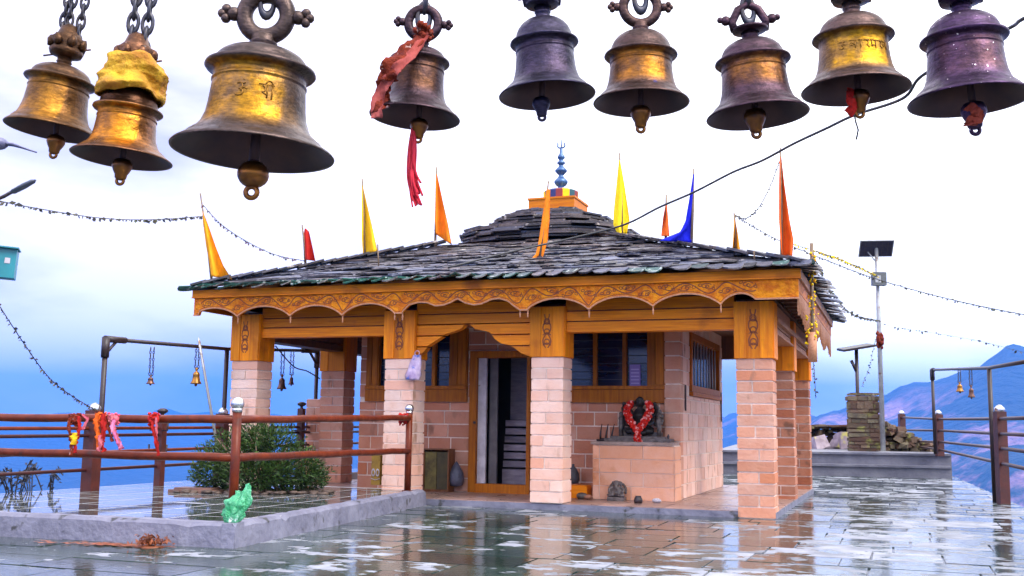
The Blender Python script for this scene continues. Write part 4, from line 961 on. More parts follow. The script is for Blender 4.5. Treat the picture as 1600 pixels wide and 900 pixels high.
for s_ in (-1, 1):
    for k in range(9): h.ball((s_ * (.25 + rnd.uniform(-.03, .03)), .06, .02 + k * .035), .034 * rnd.uniform(.8, 1.2), 7, 0, 0, (1, .8, 1), .2)
    h.tube([(s_ * .27, .0, .0), (s_ * .275, -.01, .12), (s_ * .262, -.01, .2), (s_ * .268, 0, .26)], [.035, .03, .036, .024], 9)
    h.ball((s_ * .268, -.005, .285), .03, 9)
h.slab([(-.3, .02), (.3, .02), (.3, .12), (-.3, .12)], 0, .06)
h.build("ornate_surround", stone_grey, t)
g = MB()
for s_ in (-1, 1):
    path = spline([Vector((s_ * .13, -.02, .46)), Vector((s_ * .165, -.085, .36)), Vector((s_ * .12, -.165, .24)), Vector((s_ * .06 + .01, -.19, .15)), Vector((.012, -.2, .09))], 14)
    for q in path:
        for _ in range(7): g.ball(q + Vector((rnd.uniform(-.04, .04), rnd.uniform(-.02, .015), rnd.uniform(-.022, .022))), rnd.uniform(.013, .025), 6, rnd.random(), 0 if rnd.random() < .82 else 1, (1, 1, 1), .2)
for i in range(120):
    z_ = rnd.uniform(-.07, .10); ww = .02 + (.10 - z_) * .22; g.ball((.012 + rnd.uniform(-ww, ww), -.2 + rnd.uniform(-.02, .02), z_ + .0), rnd.uniform(.010, .02), 6, rnd.random(), 0 if rnd.random() < .8 else 1, (1, 1, 1), .2)
tag(g.build("flower_garland", [cloth("bright red petal", (.60, .018, .010)), cloth("pinkish petal", (.82, .30, .28))], None, L(sx, 1.32, ZS), -YAW), "red flower garland hung around the black idol's shoulders", "garland")
# trident forks leaning at the left end of the altar
fx = ly(948, 690, 1.25)[0]
o = MB()
for k in range(3): o.tube([(k * .075 - .08, 0, 0), (k * .085 - .075, .0, .12), (k * .09 - .06, .015, .24)], [.016, .013, .005], 7)
o.tube([(-.13, 0, .012), (.12, 0, .012)], .018, 7); o.tube([(-.08, 0, .03), (.08, 0, .03)], .014, 7)
tag(o.build("iron_trident", iron_dark, None, L(fx, 1.2, AZ1 + .034), -YAW), "dark iron three pronged trident head standing at the left end of the altar", "trident")
o = MB(); o.lathe([(.02, 0), (.026, .02), (.012, .05), (.02, .08), (.006, .11)], 10); tag(o.build("oil_lamp", iron_dark, None, L(ly(1045, 690, 1.25)[0], 1.22, AZ1 + .032), -YAW), "tiny dark lamp at the right end of the altar top", "lamp")
# small idol at the foot of the altar
kx = ly(965, 772, 1.0)[0]
t = thing("idol_statue", "small grey stone idol standing on the veranda floor before the altar", "statue", L(kx, .95, .086), -YAW)
o = MB(); o.slab([(-.12, -.07), (.12, -.07), (.12, .07), (-.12, .07)], 0, .05); o.build("base", stone_grey, t)
o = MB(); o.ball((0, 0, .105), .085, 12, sc=(1.25, .7, .7)); o.tube([(0, 0, .1), (0, 0, .19)], [.065, .05], 10); o.ball((0, -.01, .225), .042, 12, sc=(.95, .95, 1.1)); o.lathe([(.045, .245), (.035, .27), (.012, .31)], 10); o.tube([(0, -.05, .22), (.01, -.075, .18), (.025, -.07, .14)], [.018, .016, .01], 8)
for s_ in (-1, 1): o.tube([(s_ * .05, 0, .185), (s_ * .10, -.02, .15), (s_ * .095, -.05, .11)], [.026, .022, .018], 8); o.ball((s_ * .052, .01, .23), .03, 8, sc=(.9, .4, 1.1)); o.ball((s_ * .075, -.04, .075), .04, 8, sc=(1.4, 1, .7))
bb = o.build("body", stone_grey, t); rm = bb.modifiers.new("one skin", 'REMESH'); rm.mode = 'VOXEL'; rm.voxel_size = .006; rm.use_smooth_shade = True
o = MB()
for i in range(15): a = R(-10) + R(200) * i / 14; o.ball((.115 * math.cos(a), .05, .13 + .115 * math.sin(a)), .02, 7, 0, 0, (1, .7, 1), .2)
o.build("back_arch", stone_grey, t)
o = MB(); o.lathe([(.001, 0), (.05, 0), (.062, .03), (.05, .07), (.036, .085), (.044, .095), (.038, .096), (.03, .08), (.001, .07)], 16); tag(o.build("brass_pot", iron_dark, None, L(ly(1006, 780, .95)[0], .62, .086), -YAW), "small round black pot on the veranda edge before the altar", "pot")
o = MB(); o.ball((0, 0, .03), .05, 8, 0, 0, (1.3, .8, .7), .25); o.ball((.04, .01, .025), .03, 7, 0, 0, (1, 1, .8), .2); tag(o.build("white_stone", white_paint, None, L(ly(1028, 776, .9)[0], .8, .086), -YAW), "small white pebble lump right of the black pot", "stone")
# between the pillar and the altar
o = MB(); o.box(-.13, .13, -.13, .13, 0, .16); o.box(-.12, .12, -.12, .12, .16, .175); tag(o.build("wooden_box", wood_x, None, L(ly(905, 765, 1.2)[0], 1.25, .086), -YAW), "little orange wooden box in the gap left of the altar", "box")
bag = MB(); bag.lathe([(.002, 0), (.11, .01), (.13, .08), (.12, .17), (.07, .25), (.025, .29), (.03, .32), (.001, .33)], 14); q = bag.build("cloth_bag", mat("dark grey bag", (.03, .03, .04), (.06, .06, .07), 9, rough=.6, bump=.5), None, L(ly(895, 735, 1.4)[0], 1.42, .27), -YAW); q.scale = (.7, .7, .85); tag(q, "dark bag slumped against the wall above the little wooden box", "bag")
o = MB(); o.box(-.09, .09, -.09, .09, 0, .185); tag(o.build("stone_block", brick_red, None, L(ly(895, 735, 1.4)[0], 1.42, .086), -YAW), "squat reddish block under the dark bag", "block")
for i, (qx, lb) in enumerate(((909, "rounded grey stone in front of the little wooden box"), (918, "smaller brown stone touching the altar's left foot"))):
    o = MB(); o.ball((0, 0, .045), .075, 9, 0, 0, (1.2, .9, .65), .2); o = o.build("loose_stone", stone_grey if i == 0 else brick_red, None, L(ly(qx, 772, 1)[0], 1.0, .084), -YAW); o.scale = (1 - .25 * i,) * 3; tag(o, lb, "stone")
# mossy cupboard left of the door with a bag behind it
ca, cb = ly(664, 740, 1.35)[0], ly(701, 740, 1.35)[0]; cz = ly(680, 703, 1.35)[2]
t = thing("mossy_cabinet", "mossy open wooden cabinet standing left of the temple door", "cabinet", L((ca + cb) / 2, 1.35, .086), -YAW)
cw = (cb - ca) / 2; mossw = mat("mossy planks", (.16, .13, .03), (.05, .035, .012), 5, rough=.7, bump=.4, spots=((.22, .17, .05), 8, .6, .1))
ch = cz - .086
m = MB(); m.box(-cw, -.005, -.01, .01, .04, ch - .03, .4); m.build("door_panel", mossw, t)
m = MB(); m.box(.005, cw - .01, -.012, .008, .04, ch - .03, .9); m.build("door_panel", mat("dark rotten panel", (.035, .03, .015), (.07, .055, .02), 7, rough=.7), t)
m = MB(); m.box(-cw - .02, -cw - .001, -.03, .2, 0, ch); m.box(cw - .009, cw + .01, -.03, .2, 0, ch); m.box(-cw - .02, cw + .01, -.035, .2, ch + .0005, ch + .02); m.box(-cw, cw - .01, -.02, .2, .0, .038); m.box(-cw, cw - .01, .2, .215, 0, ch); m.build("case", wood_dark, t)
bag = MB(); bag.lathe([(.002, 0), (.10, .02), (.125, .10), (.11, .2), (.06, .30), (.02, .36), (.001, .38)], 14); tag(bag.build("cloth_bag", mat("blue grey bag", (.05, .055, .09), (.09, .09, .13), 9, rough=.5, bump=.5), None, L(cb + .07, 1.47, cz - .54), -YAW), "blue grey bag hanging on the wall right of the mossy cabinet", "bag")
# lilac plastic bag hung at the arch, printed
p0 = ly(655, 555, -.02)
t = thing("plastic_bag", "lilac printed plastic bag hanging by the arch at the pillar left of the door", "bag", L(p0[0], -.04, p0[2]), -YAW)
m = MB(); nn = 12
for i in range(nn + 1):
    s_ = i / nn; z_ = -.34 * s_; xc = -.02 - .055 * s_; ww = .06 + .07 * s_ - (.02 if s_ > .9 else 0)
    for k in range(12):
        a = 2 * math.pi * k / 12; m.v.append((xc + ww * math.cos(a) * (1 + .12 * math.sin(5 * a + 6 * s_)), .035 * math.sin(a) * (1 + .3 * math.sin(3 * a + 9 * s_)) - .01, z_))
for i in range(nn):
    for k in range(12): k2 = (k + 1) % 12; m.face((i * 12 + k, i * 12 + k2, (i + 1) * 12 + k2, (i + 1) * 12 + k), .5, 0, True)
m.face([nn * 12 + k for k in range(12)])
m.build("body", c_lilac, t)
m = MB(); m.torus((-.02, -.005, .025), .035, .006, None, 14, 6); m.build("handle", c_lilac, t)
# pale printed sheet behind the window, and a yellow block with a white emblem behind the railing end
pp0 = ly(984, 603, WY + .04); pp1 = ly(1001, 575, WY + .04)
m = MB(); m.box(0, pp1[0] - pp0[0], 0, .004, 0, pp1[2] - pp0[2] + .05); 
for k in range(5): m.box(.02, pp1[0] - pp0[0] - .02, -.003, -.0005, .03 + k * .05, .045 + k * .05, .5, 1)
tag(m.build("paper_notice", [mat("violet paper", (.20, .13, .42)), mat("pale print", (.45, .38, .66))], None, L(pp0[0], WY + .03, pp0[2]), -YAW), "violet printed sheet stuck to the window behind the idol", "notice")
yb0 = ly(577, 757, .6); yb1 = ly(592, 712, .6)
t = thing("painted_block", "mustard painted stone block with a pale emblem behind the railing end", "block", L((yb0[0] + yb1[0]) / 2, .65, .2), -YAW)
bw = (yb1[0] - yb0[0]) / 2; bh = yb1[2] - .2
m = MB(); m.box(-bw, bw, 0, .22, 0, bh); m.build("block", mat("mustard moss paint", (.42, .26, .02), (.16, .09, .02), 7, rough=.7, bump=.3), t)
m = MB(); 
for s_ in (-1, 1): m.torus((s_ * .035, -.006, bh * .42), .024, .007, None, 16, 6, sz=1.9)
m.tube([(-.07, -.005, bh * .22), (0, -.006, bh * .17), (.07, -.005, bh * .22)], .006, 6); m.build("emblem", white_paint, t)
# ================================================================== railings and bell frames
def ball_top(m, p, r, mi=0): m.ball((p[0], p[1], p[2] + r * .9), r, 16, .5, mi); m.tube([(p[0], p[1], p[2] - .02), (p[0], p[1], p[2] + .02)], r * .75, 12, .5, mi)
t = thing("pipe_railing", "red brown two-pipe railing with silver balls along the terrace kerb, turning at the green bag", "railing", L(0, 0, 0), -YAW)
c0 = (-4.08, -5.28); c1 = (-4.70, -.44); c2 = (-8.9, -5.50)
for p, zt in ((c0, 1.185), (c1, 1.235), (c2, 1.17)):
    m = MB(); m.tube([(p[0], p[1], T0 - .02), (p[0], p[1], zt)], .041 if p == c0 else .045, 14); m.tube([(p[0], p[1], T0 - .01), (p[0], p[1], T0 + .012)], .075, 14); o = m.build("post", rail_red, t)
    m = MB(); ball_top(m, (p[0], p[1], zt), .06); m.build("ball_finial", silver, o)
def bent(a, b, r, z0, z1, dz):
    n = 14; return [(a[0] + (b[0] - a[0]) * i / n, a[1] + (b[1] - a[1]) * i / n, z0 + (z1 - z0) * i / n + dz * math.sin(i * 1.7)) for i in range(n + 1)]
for za, zb_, zc in ((1.10, 1.165, 1.085), (.765, .73, .765)):
    m = MB(); m.tube(bent(c0, c1, .037, za, zb_, .004), .037, 12); m.build("rail", rail_red, t)
    m = MB(); m.tube(bent(c0, c2, .037, za, zc, .004), .038, 12); m.build("rail", rail_red, t)
# far railing along the drop
t = thing("pipe_railing", "long dark railing of five pipes along the outer edge of the left terrace", "railing", L(0, 0, 0), -YAW)
RX = -8.1
for yy, thick, zt in ((-8.0, .08, 1.22), (-5.2, .08, 1.22), (-2.5, .08, 1.2), (-1.18, .05, 1.14), (.22, .075, 1.2), (2.45, .05, 1.32), (2.85, .05, 1.27), (5.6, .08, 1.3)):
    m = MB(); m.box(RX - thick, RX + thick, yy - thick, yy + thick, T0 - .02, zt); o = m.build("post", post_brown, t)
    m = MB()
    if thick > .06: m.lathe([(.07, 0), (.078, .03), (.05, .075), (.02, .09), (.001, .095)], 14, (RX, yy, zt + .001))
    else: m.lathe([(.03, 0), (.02, .03), (.07, .06), (.075, .085), (.04, .11), (.001, .115)], 12, (RX, yy, zt + .001))
    m.build("post_cap", silver if thick > .06 else iron_dark, o)
    if thick < .06:
        for zz in (.62, .95):
            for s_ in (-1, 1): m = MB(); m.tube([(RX + s_ * .05, yy - .06, zz), (RX + s_ * .14, yy - .06, zz), (RX + s_ * .15, yy - .06, zz + .14)], .012, 6); m.build("hook", iron_dark, o)
for zz in (1.10, .975, .885, .675, .46):
    m = MB(); m.tube([(RX - .02, -8.2, zz - .02), (RX - .02, -2.5, zz), (RX - .02, 2, zz + .03), (RX - .02, 5.7, zz + .05)], .022 if zz < 1 else .028, 9); m.build("rail", rail_red if zz in (.975, .675) else rail_dark, t)
# small hanging bells
bell_gold = mat("small bell brass", (.42, .20, .035), (.2, .09, .03), 20, rough=.35, metallic=.8); bell_dark = mat("small bell dark bronze", (.10, .05, .045), (.16, .08, .05), 20, rough=.4, metallic=.7)
def small_bell(label, px, pytop, pyb0, pyb1, wpx, Y, m_, group):
    p0 = P(px, pyb1, Y); fd = (p0 - EYEV).dot(_f); s_ = fd / FPX; R_ = wpx / 2 * s_; Hh = (pyb1 - pyb0) * s_
    t = thing("hanging_bell", label, "bell", p0, 0, group)
    b = MB(); b.lathe([(R_ * .8, 0.02 * Hh), (R_, 0), (R_, .06 * Hh), (R_ * .72, .22 * Hh), (R_ * .6, .5 * Hh), (R_ * .66, .55 * Hh), (R_ * .5, .68 * Hh), (R_ * .18, .76 * Hh), (R_ * .2, .82 * Hh), (R_ * .3, .9 * Hh), (R_ * .1, Hh), (.001, Hh)], 18)
    b.lathe([(R_ * .78, 0.02 * Hh), (R_ * .5, .4 * Hh), (.001, .6 * Hh)], 18); b.build("bell_body", m_, t)
    b = MB(); b.tube([(0, 0, .5 * Hh), (0, 0, -.02 * Hh)], .004, 6); b.ball((0, 0, -.06 * Hh), R_ * .28, 8); b.build("clapper", bell_dark, t)
    top = P(px, pytop, Y).z - p0.z
    for s2 in (-1, 1):
        c = MB(); n = max(3, int((top - Hh) / .045)); x0 = s2 * .022
        for i in range(n): c.torus((x0 + rnd.uniform(-.003, .003), 0, Hh * .93 + (top - Hh * .93) * (i + .5) / n), .012, .0055, Matrix.Rotation(R(90) * (i % 2), 3, 'Z'), 8, 5, sz=(top - Hh * .93) / n / .028)
        c.build("chain", chain_m, t)
def frame(label, pts_posts, bar_end, zfoot, r=.034):
    t = thing("bell_frame", label, "bell frame", pts_posts[0][0])
    o0 = pts_posts[0][0]
    for foot, top in pts_posts:
        m = MB(); m.tube([foot - o0, top - o0], r, 10); o = m.build("post", iron_dark, t)
    tops = [q[1] for q in pts_posts] + ([bar_end] if bar_end else [])
    m = MB(); m.tube([q - o0 for q in tops], r * .8, 10); m.build("crossbar", iron_dark, t)
    d = (tops[1] - tops[0]).normalized(); a = tops[0] - o0
    m = MB(); m.tube([a + Vector((0, 0, -.24)), a + Vector((0, 0, .02))], r * 1.5, 10); m.tube([a - d * .02, a + d * .36], r * 1.3, 10); m.tube([a + Vector((0, 0, -.2)), a + d * .22], r * .6, 8); m.build("corner_bracket", iron_dark, t)
    return t
LF = [(L(-8.1, -2.38, T0), L(-8.1, -2.38, 2.115)), (L(-8.1, .24, T0), L(-8.1, .24, 2.175)), (L(-8.1, 2.9, T0), L(-8.1, 2.9, 2.335))]
tl = frame("dark steel bell frame behind the left terrace railing", LF, None, T0)
m = MB(); a = LF[2][1] - LF[0][0]; d = (LF[1][1] - LF[2][1]).normalized(); m.tube([a + Vector((0, 0, -.3)), a + Vector((0, 0, .02))], .05, 10); m.tube([a, a + d * .5], .045, 10); m.tube([a + Vector((0, 0, -.25)), a + d * .28], .022, 8); m.build("corner_bracket", iron_dark, tl)
def yl(px, py, x): return L(*lxx(px, py, x)).y
gsb = "small bells on the left bell frame"
small_bell("tiny dark bell nearest the corner of the left frame", 235, 542, 586, 600, 13, yl(235, 542, -8.1), bell_dark, gsb)
small_bell("small golden bell beside the leaning pole on the left frame", 306, 545, 574, 600, 17, yl(306, 545, -8.1), bell_gold, gsb)
small_bell("small dark bell seen under the veranda, the larger of two", 440, 549, 585, 608, 15, yl(440, 549, -8.1), bell_dark, gsb)
small_bell("smallest dark bell seen under the veranda, beside a larger one", 455, 549, 585, 601, 9, yl(455, 549, -8.1), bell_dark, gsb)
q0, q1 = P(310, 527, 14.6), P(338, 690, 14.6); q1 = q0 + (q1 - q0) * ((q0.z - T0) / (q0.z - q1.z))
t = thing("leaning_pole", "blue grey pole leaning against the left terrace railing", "pole", q1)
m = MB(); m.tube([Vector((0, 0, 0)), (q0 - q1) * .97, q0 - q1], [.035, .032, .006], 8, flat=.6); m.build("pole", steel, t)
m = MB()
for k in range(8): c = (q0 - q1) * (.12 + .03 * k); m.tube([c + Vector((-.04, -.03, 0)), c + Vector((.04, -.03, .02))], .012, 6)
m.build("binding", wire_m, t)
# brick stub left of the mid pillar
m = MB(); courses(m, -.17, .17, -.2, .2, 0, 1.29, .15); tag(m.build("brick_pier", [brick, mortar], None, L(-8.02, 2.95, .2), -YAW), "low terracotta pier left of the middle veranda pillar", "pier")

# ------------------------------------------------------------------ right railing
def W(px, Y, z): q = P(px, 700, Y); return Vector((q.x, q.y, z))
rp = [(L(3.34, -2.2, 0), 1.45, .08), (L(2.90, 4.70, 0), 1.40, .075), (W(1468, 25.1, .56), .92, .08), (W(1410.5, 30.5, .56), 1.0, .08)]
t = thing("steel_railing", "dark red railing with silver capped square posts along the right edge of the terrace", "railing", rp[0][0]); o0 = rp[0][0]
for p, hgt, r_ in rp:
    m = MB(); p = p - o0; a = [p + Vector((sx_ * r_, sy_ * r_, 0)) for sx_, sy_ in ((-1, -1), (1, -1), (1, 1), (-1, 1))]
    m.hexa([(*q[:2], q.z - .05) for q in a] + [(*q[:2], q.z + hgt) for q in a]); o = m.build("post", post_brown, t)
    m = MB(); m.lathe([(.075, 0), (.085, .03), (.07, .06), (.03, .10), (.001, .105)], 16, (p.x, p.y, p.z + hgt + .001)); m.build("post_cap", silver, o)
for zs in ((1.25, 1.29, 1.37, 1.47), (1.03, 1.06, 1.107, 1.11), (.80, .84, .844, .79), (.57, .61, .66, .70)):
    m = MB(); m.tube([Vector((q[0].x, q[0].y, z)) - o0 for q, z in zip(rp, zs)], .028, 9); m.build("rail", rail_dark, t)
fA, fB = W(1461, 25.0, .56), L(2.80, 4.95, 0); fC = L(3.1, -1.0, 0)
RA, RB = P(1461, 578, fA.y), P(1553, 575, fB.y)
RA = Vector((fA.x, fA.y, RA.z)); RB = Vector((fB.x, fB.y, RB.z)); RC = Vector((fC.x, fC.y, P(1640, 566, 11.5).z + .05))
tr2 = frame("dark steel bell frame standing at the right railing", [(fA, RA), (fB, RB), (fC, RC)], None, 0, .036)
gsb = "small bells on the right bell frame"
small_bell("small bell with pale rim on the right frame, next to a darker one", 1500, 578, 597, 612, 12, 21.2, bell_gold, gsb)
small_bell("small dark bell on long chains on the right frame", 1518, 577, 602, 621, 11, 19.8, bell_dark, gsb)

# ------------------------------------------------------------------ far right: solar lamp, mast, masonry
def solar(label, px, py0, Y, top_py, panel_c, pw_, ph_, tilt, yaw_, box=None, lamp=False):
    foot = P(px, py0, Y); foot = Vector((foot.x, foot.y, .56)); top = P(px - 11, top_py, Y)
    t = thing("solar_street_lamp", label, "lamp", foot)
    m = MB(); m.tube([Vector((0, 0, 0)), (top - foot) * .6, top - foot], [.065, .055, .045], 12); m.box(-.13, .13, -.13, .13, -.01, .015); o = m.build("pole", steel, t)
    c = P(*panel_c, Y) - foot; rot = Matrix.Rotation(yaw_, 3, 'Z') @ Matrix.Rotation(tilt, 3, 'X')
    m = MB(); m.obox(c, (pw_, ph_, .035), rot, .5); m.build("panel_frame", steel, t)
    m = MB(); m.obox(c, (pw_ - .05, ph_ - .05, .042), rot, .5)
    m.build("solar_panel", mat("dark solar cell", (.02, .02, .045), (.05, .04, .06), 30, rough=.25), t)
    m = MB()
    for k in range(1, 6): m.obox(c + rot @ Vector((-pw_ / 2 + pw_ * k / 6, 0, -.0225)), (.008, ph_ - .06, .001), rot, .5)
    for k in range(1, 3): m.obox(c + rot @ Vector((0, -ph_ / 2 + ph_ * k / 3, -.0227)), (pw_ - .06, .008, .001), rot, .5)
    m.build("cell_line", iron_dark, t)
    m = MB(); m.tube([(top - foot) + Vector((0, 0, -.3)), c + Vector((.0, .05, -.05))], .025, 8); m.tube([(top - foot) + Vector((0, 0, -.55)), c + rot @ Vector((-.2, .1, -.02))], .016, 8); m.build("bracket", steel, t)
    if box:
        bc = P(*box, Y - .16) - foot; m = MB(); m.box(bc.x - .17, bc.x + .17, bc.y - .09, bc.y + .09, bc.z - .17, bc.z + .17); m.box(bc.x - .12, bc.x + .02, bc.y - .1, bc.y - .0905, bc.z - .1, bc.z + .08, .5, 1); m.build("battery_box", [mat("grey green box", (.10, .11, .11), (.07, .075, .08), 8, rough=.4), steel], t)
    return t, foot
sl, sfoot = solar("tall pale solar street lamp rising in front of the rough stone pillar", 1380, 703, 27.0, 378, (1369, 388), .84, .55, R(-40), R(-10), (1373, 436))
m = MB(); c = P(1375, 530, 26.9)
for k in range(46): a = rnd.uniform(0, 6.28); z_ = rnd.uniform(-.32, .32) * rnd.random(); m.ball((.06 * math.cos(a), .06 * math.sin(a), z_), rnd.uniform(.03, .055), 5, rnd.random(), 0, (1, 1, 1.3), .3)
tag(m.build("tied_cloth", c_rust, None, c), "rust red cloth knotted round the solar lamp pole", "cloth")
# T-shaped mast behind
foot = P(1341, 650, 29.5); foot = Vector((foot.x, foot.y, .56)); t = thing("mast", "dark T-shaped mast with a slanted brace behind the stone pillar", "mast", foot)
top = P(1338, 545, 29.5) - foot; m = MB(); m.tube([Vector((0, 0, 0)), top], .05, 10); m.build("post", iron_dark, t)
a, b_ = P(1313, 547, 29.5) - foot, P(1362, 539, 29.5) - foot; dd = (b_ - a).normalized(); rot = Matrix((dd, Vector((0, 1, 0)), dd.cross(Vector((0, 1, 0))))).transposed()
m = MB(); m.obox((a + b_) / 2, ((b_ - a).length, .6, .06), rot @ Matrix.Rotation(R(8), 3, 'X')); m.build("panel", iron_dark, t)
m = MB(); m.tube([P(1330, 563, 29.5) - foot, P(1338, 580, 29.5) - foot], .045, 8); m.build("brace", iron_dark, t)
# rough stone pillar
rubble_m = mat("lichen rubble stone", (.075, .058, .04), (.17, .145, .085), 4, rough=.85, c3=(.09, .04, .025), tintv=.4, bump=.6, bscale=14, spots=((.19, .18, .045), 3.5, .58, .1))
def rubble(mb, w_, d_, h_, n=9, bulge=.02):
    mb.box(-w_ / 2 + .03, w_ / 2 - .03, -d_ / 2 + .03, d_ / 2 - .03, 0, h_ - .02, 0.9)
    z = 0
    while z < h_ - .03:
        hh = min(rnd.choice((.06, .09, .13, .2, .26)) * rnd.uniform(.8, 1.1), h_ - z)
        for face in range(4):
            ln = w_ if face % 2 == 0 else d_; u = -ln / 2
            while u < ln / 2 - .02:
                q = min(rnd.choice((.1, .16, .28, .45)) * rnd.uniform(.8, 1.2), ln / 2 - u); dep = rnd.uniform(.06, .1); pr = rnd.uniform(-.02, bulge); hj = rnd.uniform(.72, 1.0)
                c = (u + q / 2, -(d_ if face % 2 == 0 else w_) / 2 + dep / 2 - pr, z + hh * hj / 2); rot = Matrix.Rotation(R(90) * face, 3, 'Z')
                mb.obox(rot @ Vector(c), (q - .014, dep, hh * hj - .012), rot @ Matrix.Rotation(rnd.uniform(-.07, .07), 3, 'Y') @ Matrix.Rotation(rnd.uniform(-.08, .08), 3, 'Z'), rnd.random()); u += q
        z += hh
q = W(1350, 27.6, .56); m = MB(); rubble(m, .78, .72, 1.42)
for k in range(7): m.obox((rnd.uniform(-.2, .2), rnd.uniform(-.2, .2), 1.44 + .012 * (k % 3)), (rnd.uniform(.3, .55), rnd.uniform(.25, .4), .045), Matrix.Rotation(rnd.uniform(-.3, .3), 3, 'Z'), rnd.random())
tag(m.build("stone_pillar", rubble_m, None, q, -.28), "square pillar of rough lichen stones on the far steps", "pillar")
m = MB()
def stone(mb, c, sz, t_=None):
    rot = Matrix.Rotation(rnd.uniform(-3, 3), 3, 'Z') @ Matrix.Rotation(rnd.uniform(-.5, .5), 3, 'X'); pts = []
    for sz_ in (-1, 1):
        for sx_, sy_ in ((-1, -1), (1, -1), (1, 1), (-1, 1)):
            k_ = rnd.uniform(.55, 1.05) * (1 if sz_ < 0 else .8); pts.append(Vector(c) + rot @ Vector((sx_ * sz[0] * k_, sy_ * sz[1] * k_, sz_ * sz[2] * rnd.uniform(.6, 1.1))))
    mb.hexa(pts, rnd.random() if t_ is None else t_)
for k in range(260):
    s_ = rnd.random() ** 1.3; x_ = s_ * 1.55; hm_ = .78 * (1 - s_) ** .9 + .06; z_ = rnd.uniform(0, hm_) ; q_r = rnd.uniform(.05, .13)
    stone(m, (x_ - .3 + rnd.uniform(-.08, .08), rnd.uniform(-.5, .5) * (1 - .6 * z_), z_), (q_r * 1.3, q_r, q_r * .6))
tag(m.build("rubble_heap", rubble_m, None, W(1388, 28.3, .54), -.3), "heap of loose dark stones right of the rough stone pillar", "rubble")
pale_rock = mat("pale mauve rock", (.40, .33, .38), (.22, .17, .2), 3, rough=.85, bump=.6, spots=((.45, .40, .12), 2.2, .60, .06))
m = MB()
for k in range(16): q_r = rnd.uniform(.16, .34); stone(m, (rnd.uniform(-.75, .85), rnd.uniform(-.25, .25), rnd.uniform(.05, .34)), (q_r * 1.5, q_r, q_r * .7), .5)
tag(m.build("boulder", pale_rock, None, W(1302, 30.0, .54)), "pale mauve boulder between the temple corner and the stone pillar", "boulder")
m = MB()
for k in range(26): m.obox((rnd.uniform(-.9, .9), rnd.uniform(-.8, .2), .62 + rnd.uniform(-.03, .05)), (rnd.uniform(.3, .6), rnd.uniform(.3, .6), rnd.uniform(.03, .06)), Matrix.Rotation(rnd.uniform(-.5, .5), 3, 'Z') @ Matrix.Rotation(rnd.uniform(-.1, .1), 3, 'Y'), rnd.random())
for k in range(120): q_r = rnd.uniform(.06, .14); stone(m, (rnd.uniform(-1.0, 1.0), rnd.uniform(-.25, .25), rnd.uniform(.0, .58)), (q_r * 1.4, q_r, q_r * .6))
tag(m.build("stone_heap", rubble_m, None, W(1305, 31.0, .54), -.2), "low dry wall of dark slabs behind the pale boulder", "stone wall")

# ------------------------------------------------------------------ left edge: lamp pole just outside the picture
foot = P(-75, 700, 9.6); foot = Vector((foot.x, foot.y, 0)); foot = Vector((P(-90, 600, 9.6).x, 9.6, T0)) 
t = thing("street_lamp", "street lamp post at the left edge with two dark lamp heads and a teal box", "lamp", foot)
def q_(px, py, Y=9.6): return P(px, py, Y) - foot
m = MB(); ptop = q_(-90, 160); m.tube([Vector((0, 0, 0)), ptop], [.06, .045], 12); m.build("pole", iron_dark, t)
m = MB(); m.tube([q_(-90, 330), q_(-30, 322), q_(6, 307), q_(20, 299)], .018, 8); m.build("arm", iron_dark, t)
m = MB(); a, b_ = q_(12, 304), q_(56, 281); m.tube([a, a.lerp(b_, .12), a.lerp(b_, .2), a.lerp(b_, .6), a.lerp(b_, .9), b_], [.02, .022, .045, .052, .04, .012], 12, flat=.45); m.build("lamp_head", mat("dark slate blue lamp", (.04, .05, .08), (.07, .08, .12), 8, rough=.4), t)
m = MB(); m.tube([q_(-90, 215), q_(-20, 216), q_(0, 222)], .018, 8); m.build("arm", iron_dark, t)
m = MB(); a, b_ = q_(-16, 214), q_(57, 238); m.ball(q_(-2, 224), .085, 14, sc=(1, 1, .7)); m.tube([q_(0, 224), a.lerp(b_, .5), a.lerp(b_, .72), b_], [.035, .035, .02, .014], 10, flat=.5); m.build("lamp_head", mat("blue grey lamp", (.09, .09, .17), (.14, .14, .24), 8, rough=.4), t)
m = MB(); c = q_(-4, 411); rot = Matrix.Rotation(.35, 3, 'Z') @ Matrix.Rotation(.05, 3, 'Y'); m.obox(c, (.32, .2, .27), rot, .5); m.obox(c + rot @ Vector((0, -.02, .138)), (.35, .25, .012), rot, .5)
m.build("control_box", mat("teal painted box", (.01, .16, .20), (.015, .22, .26), 5, rough=.35), t)
m = MB(); m.obox(c + rot @ Vector((.09, -.1025, .02)), (.045, .004, .05), rot, .5); m.build("box_label", white_paint, t)
m = MB(); m.tube([q_(-90, 405), q_(-20, 405)], .016, 8); m.build("box_bracket", iron_dark, t)
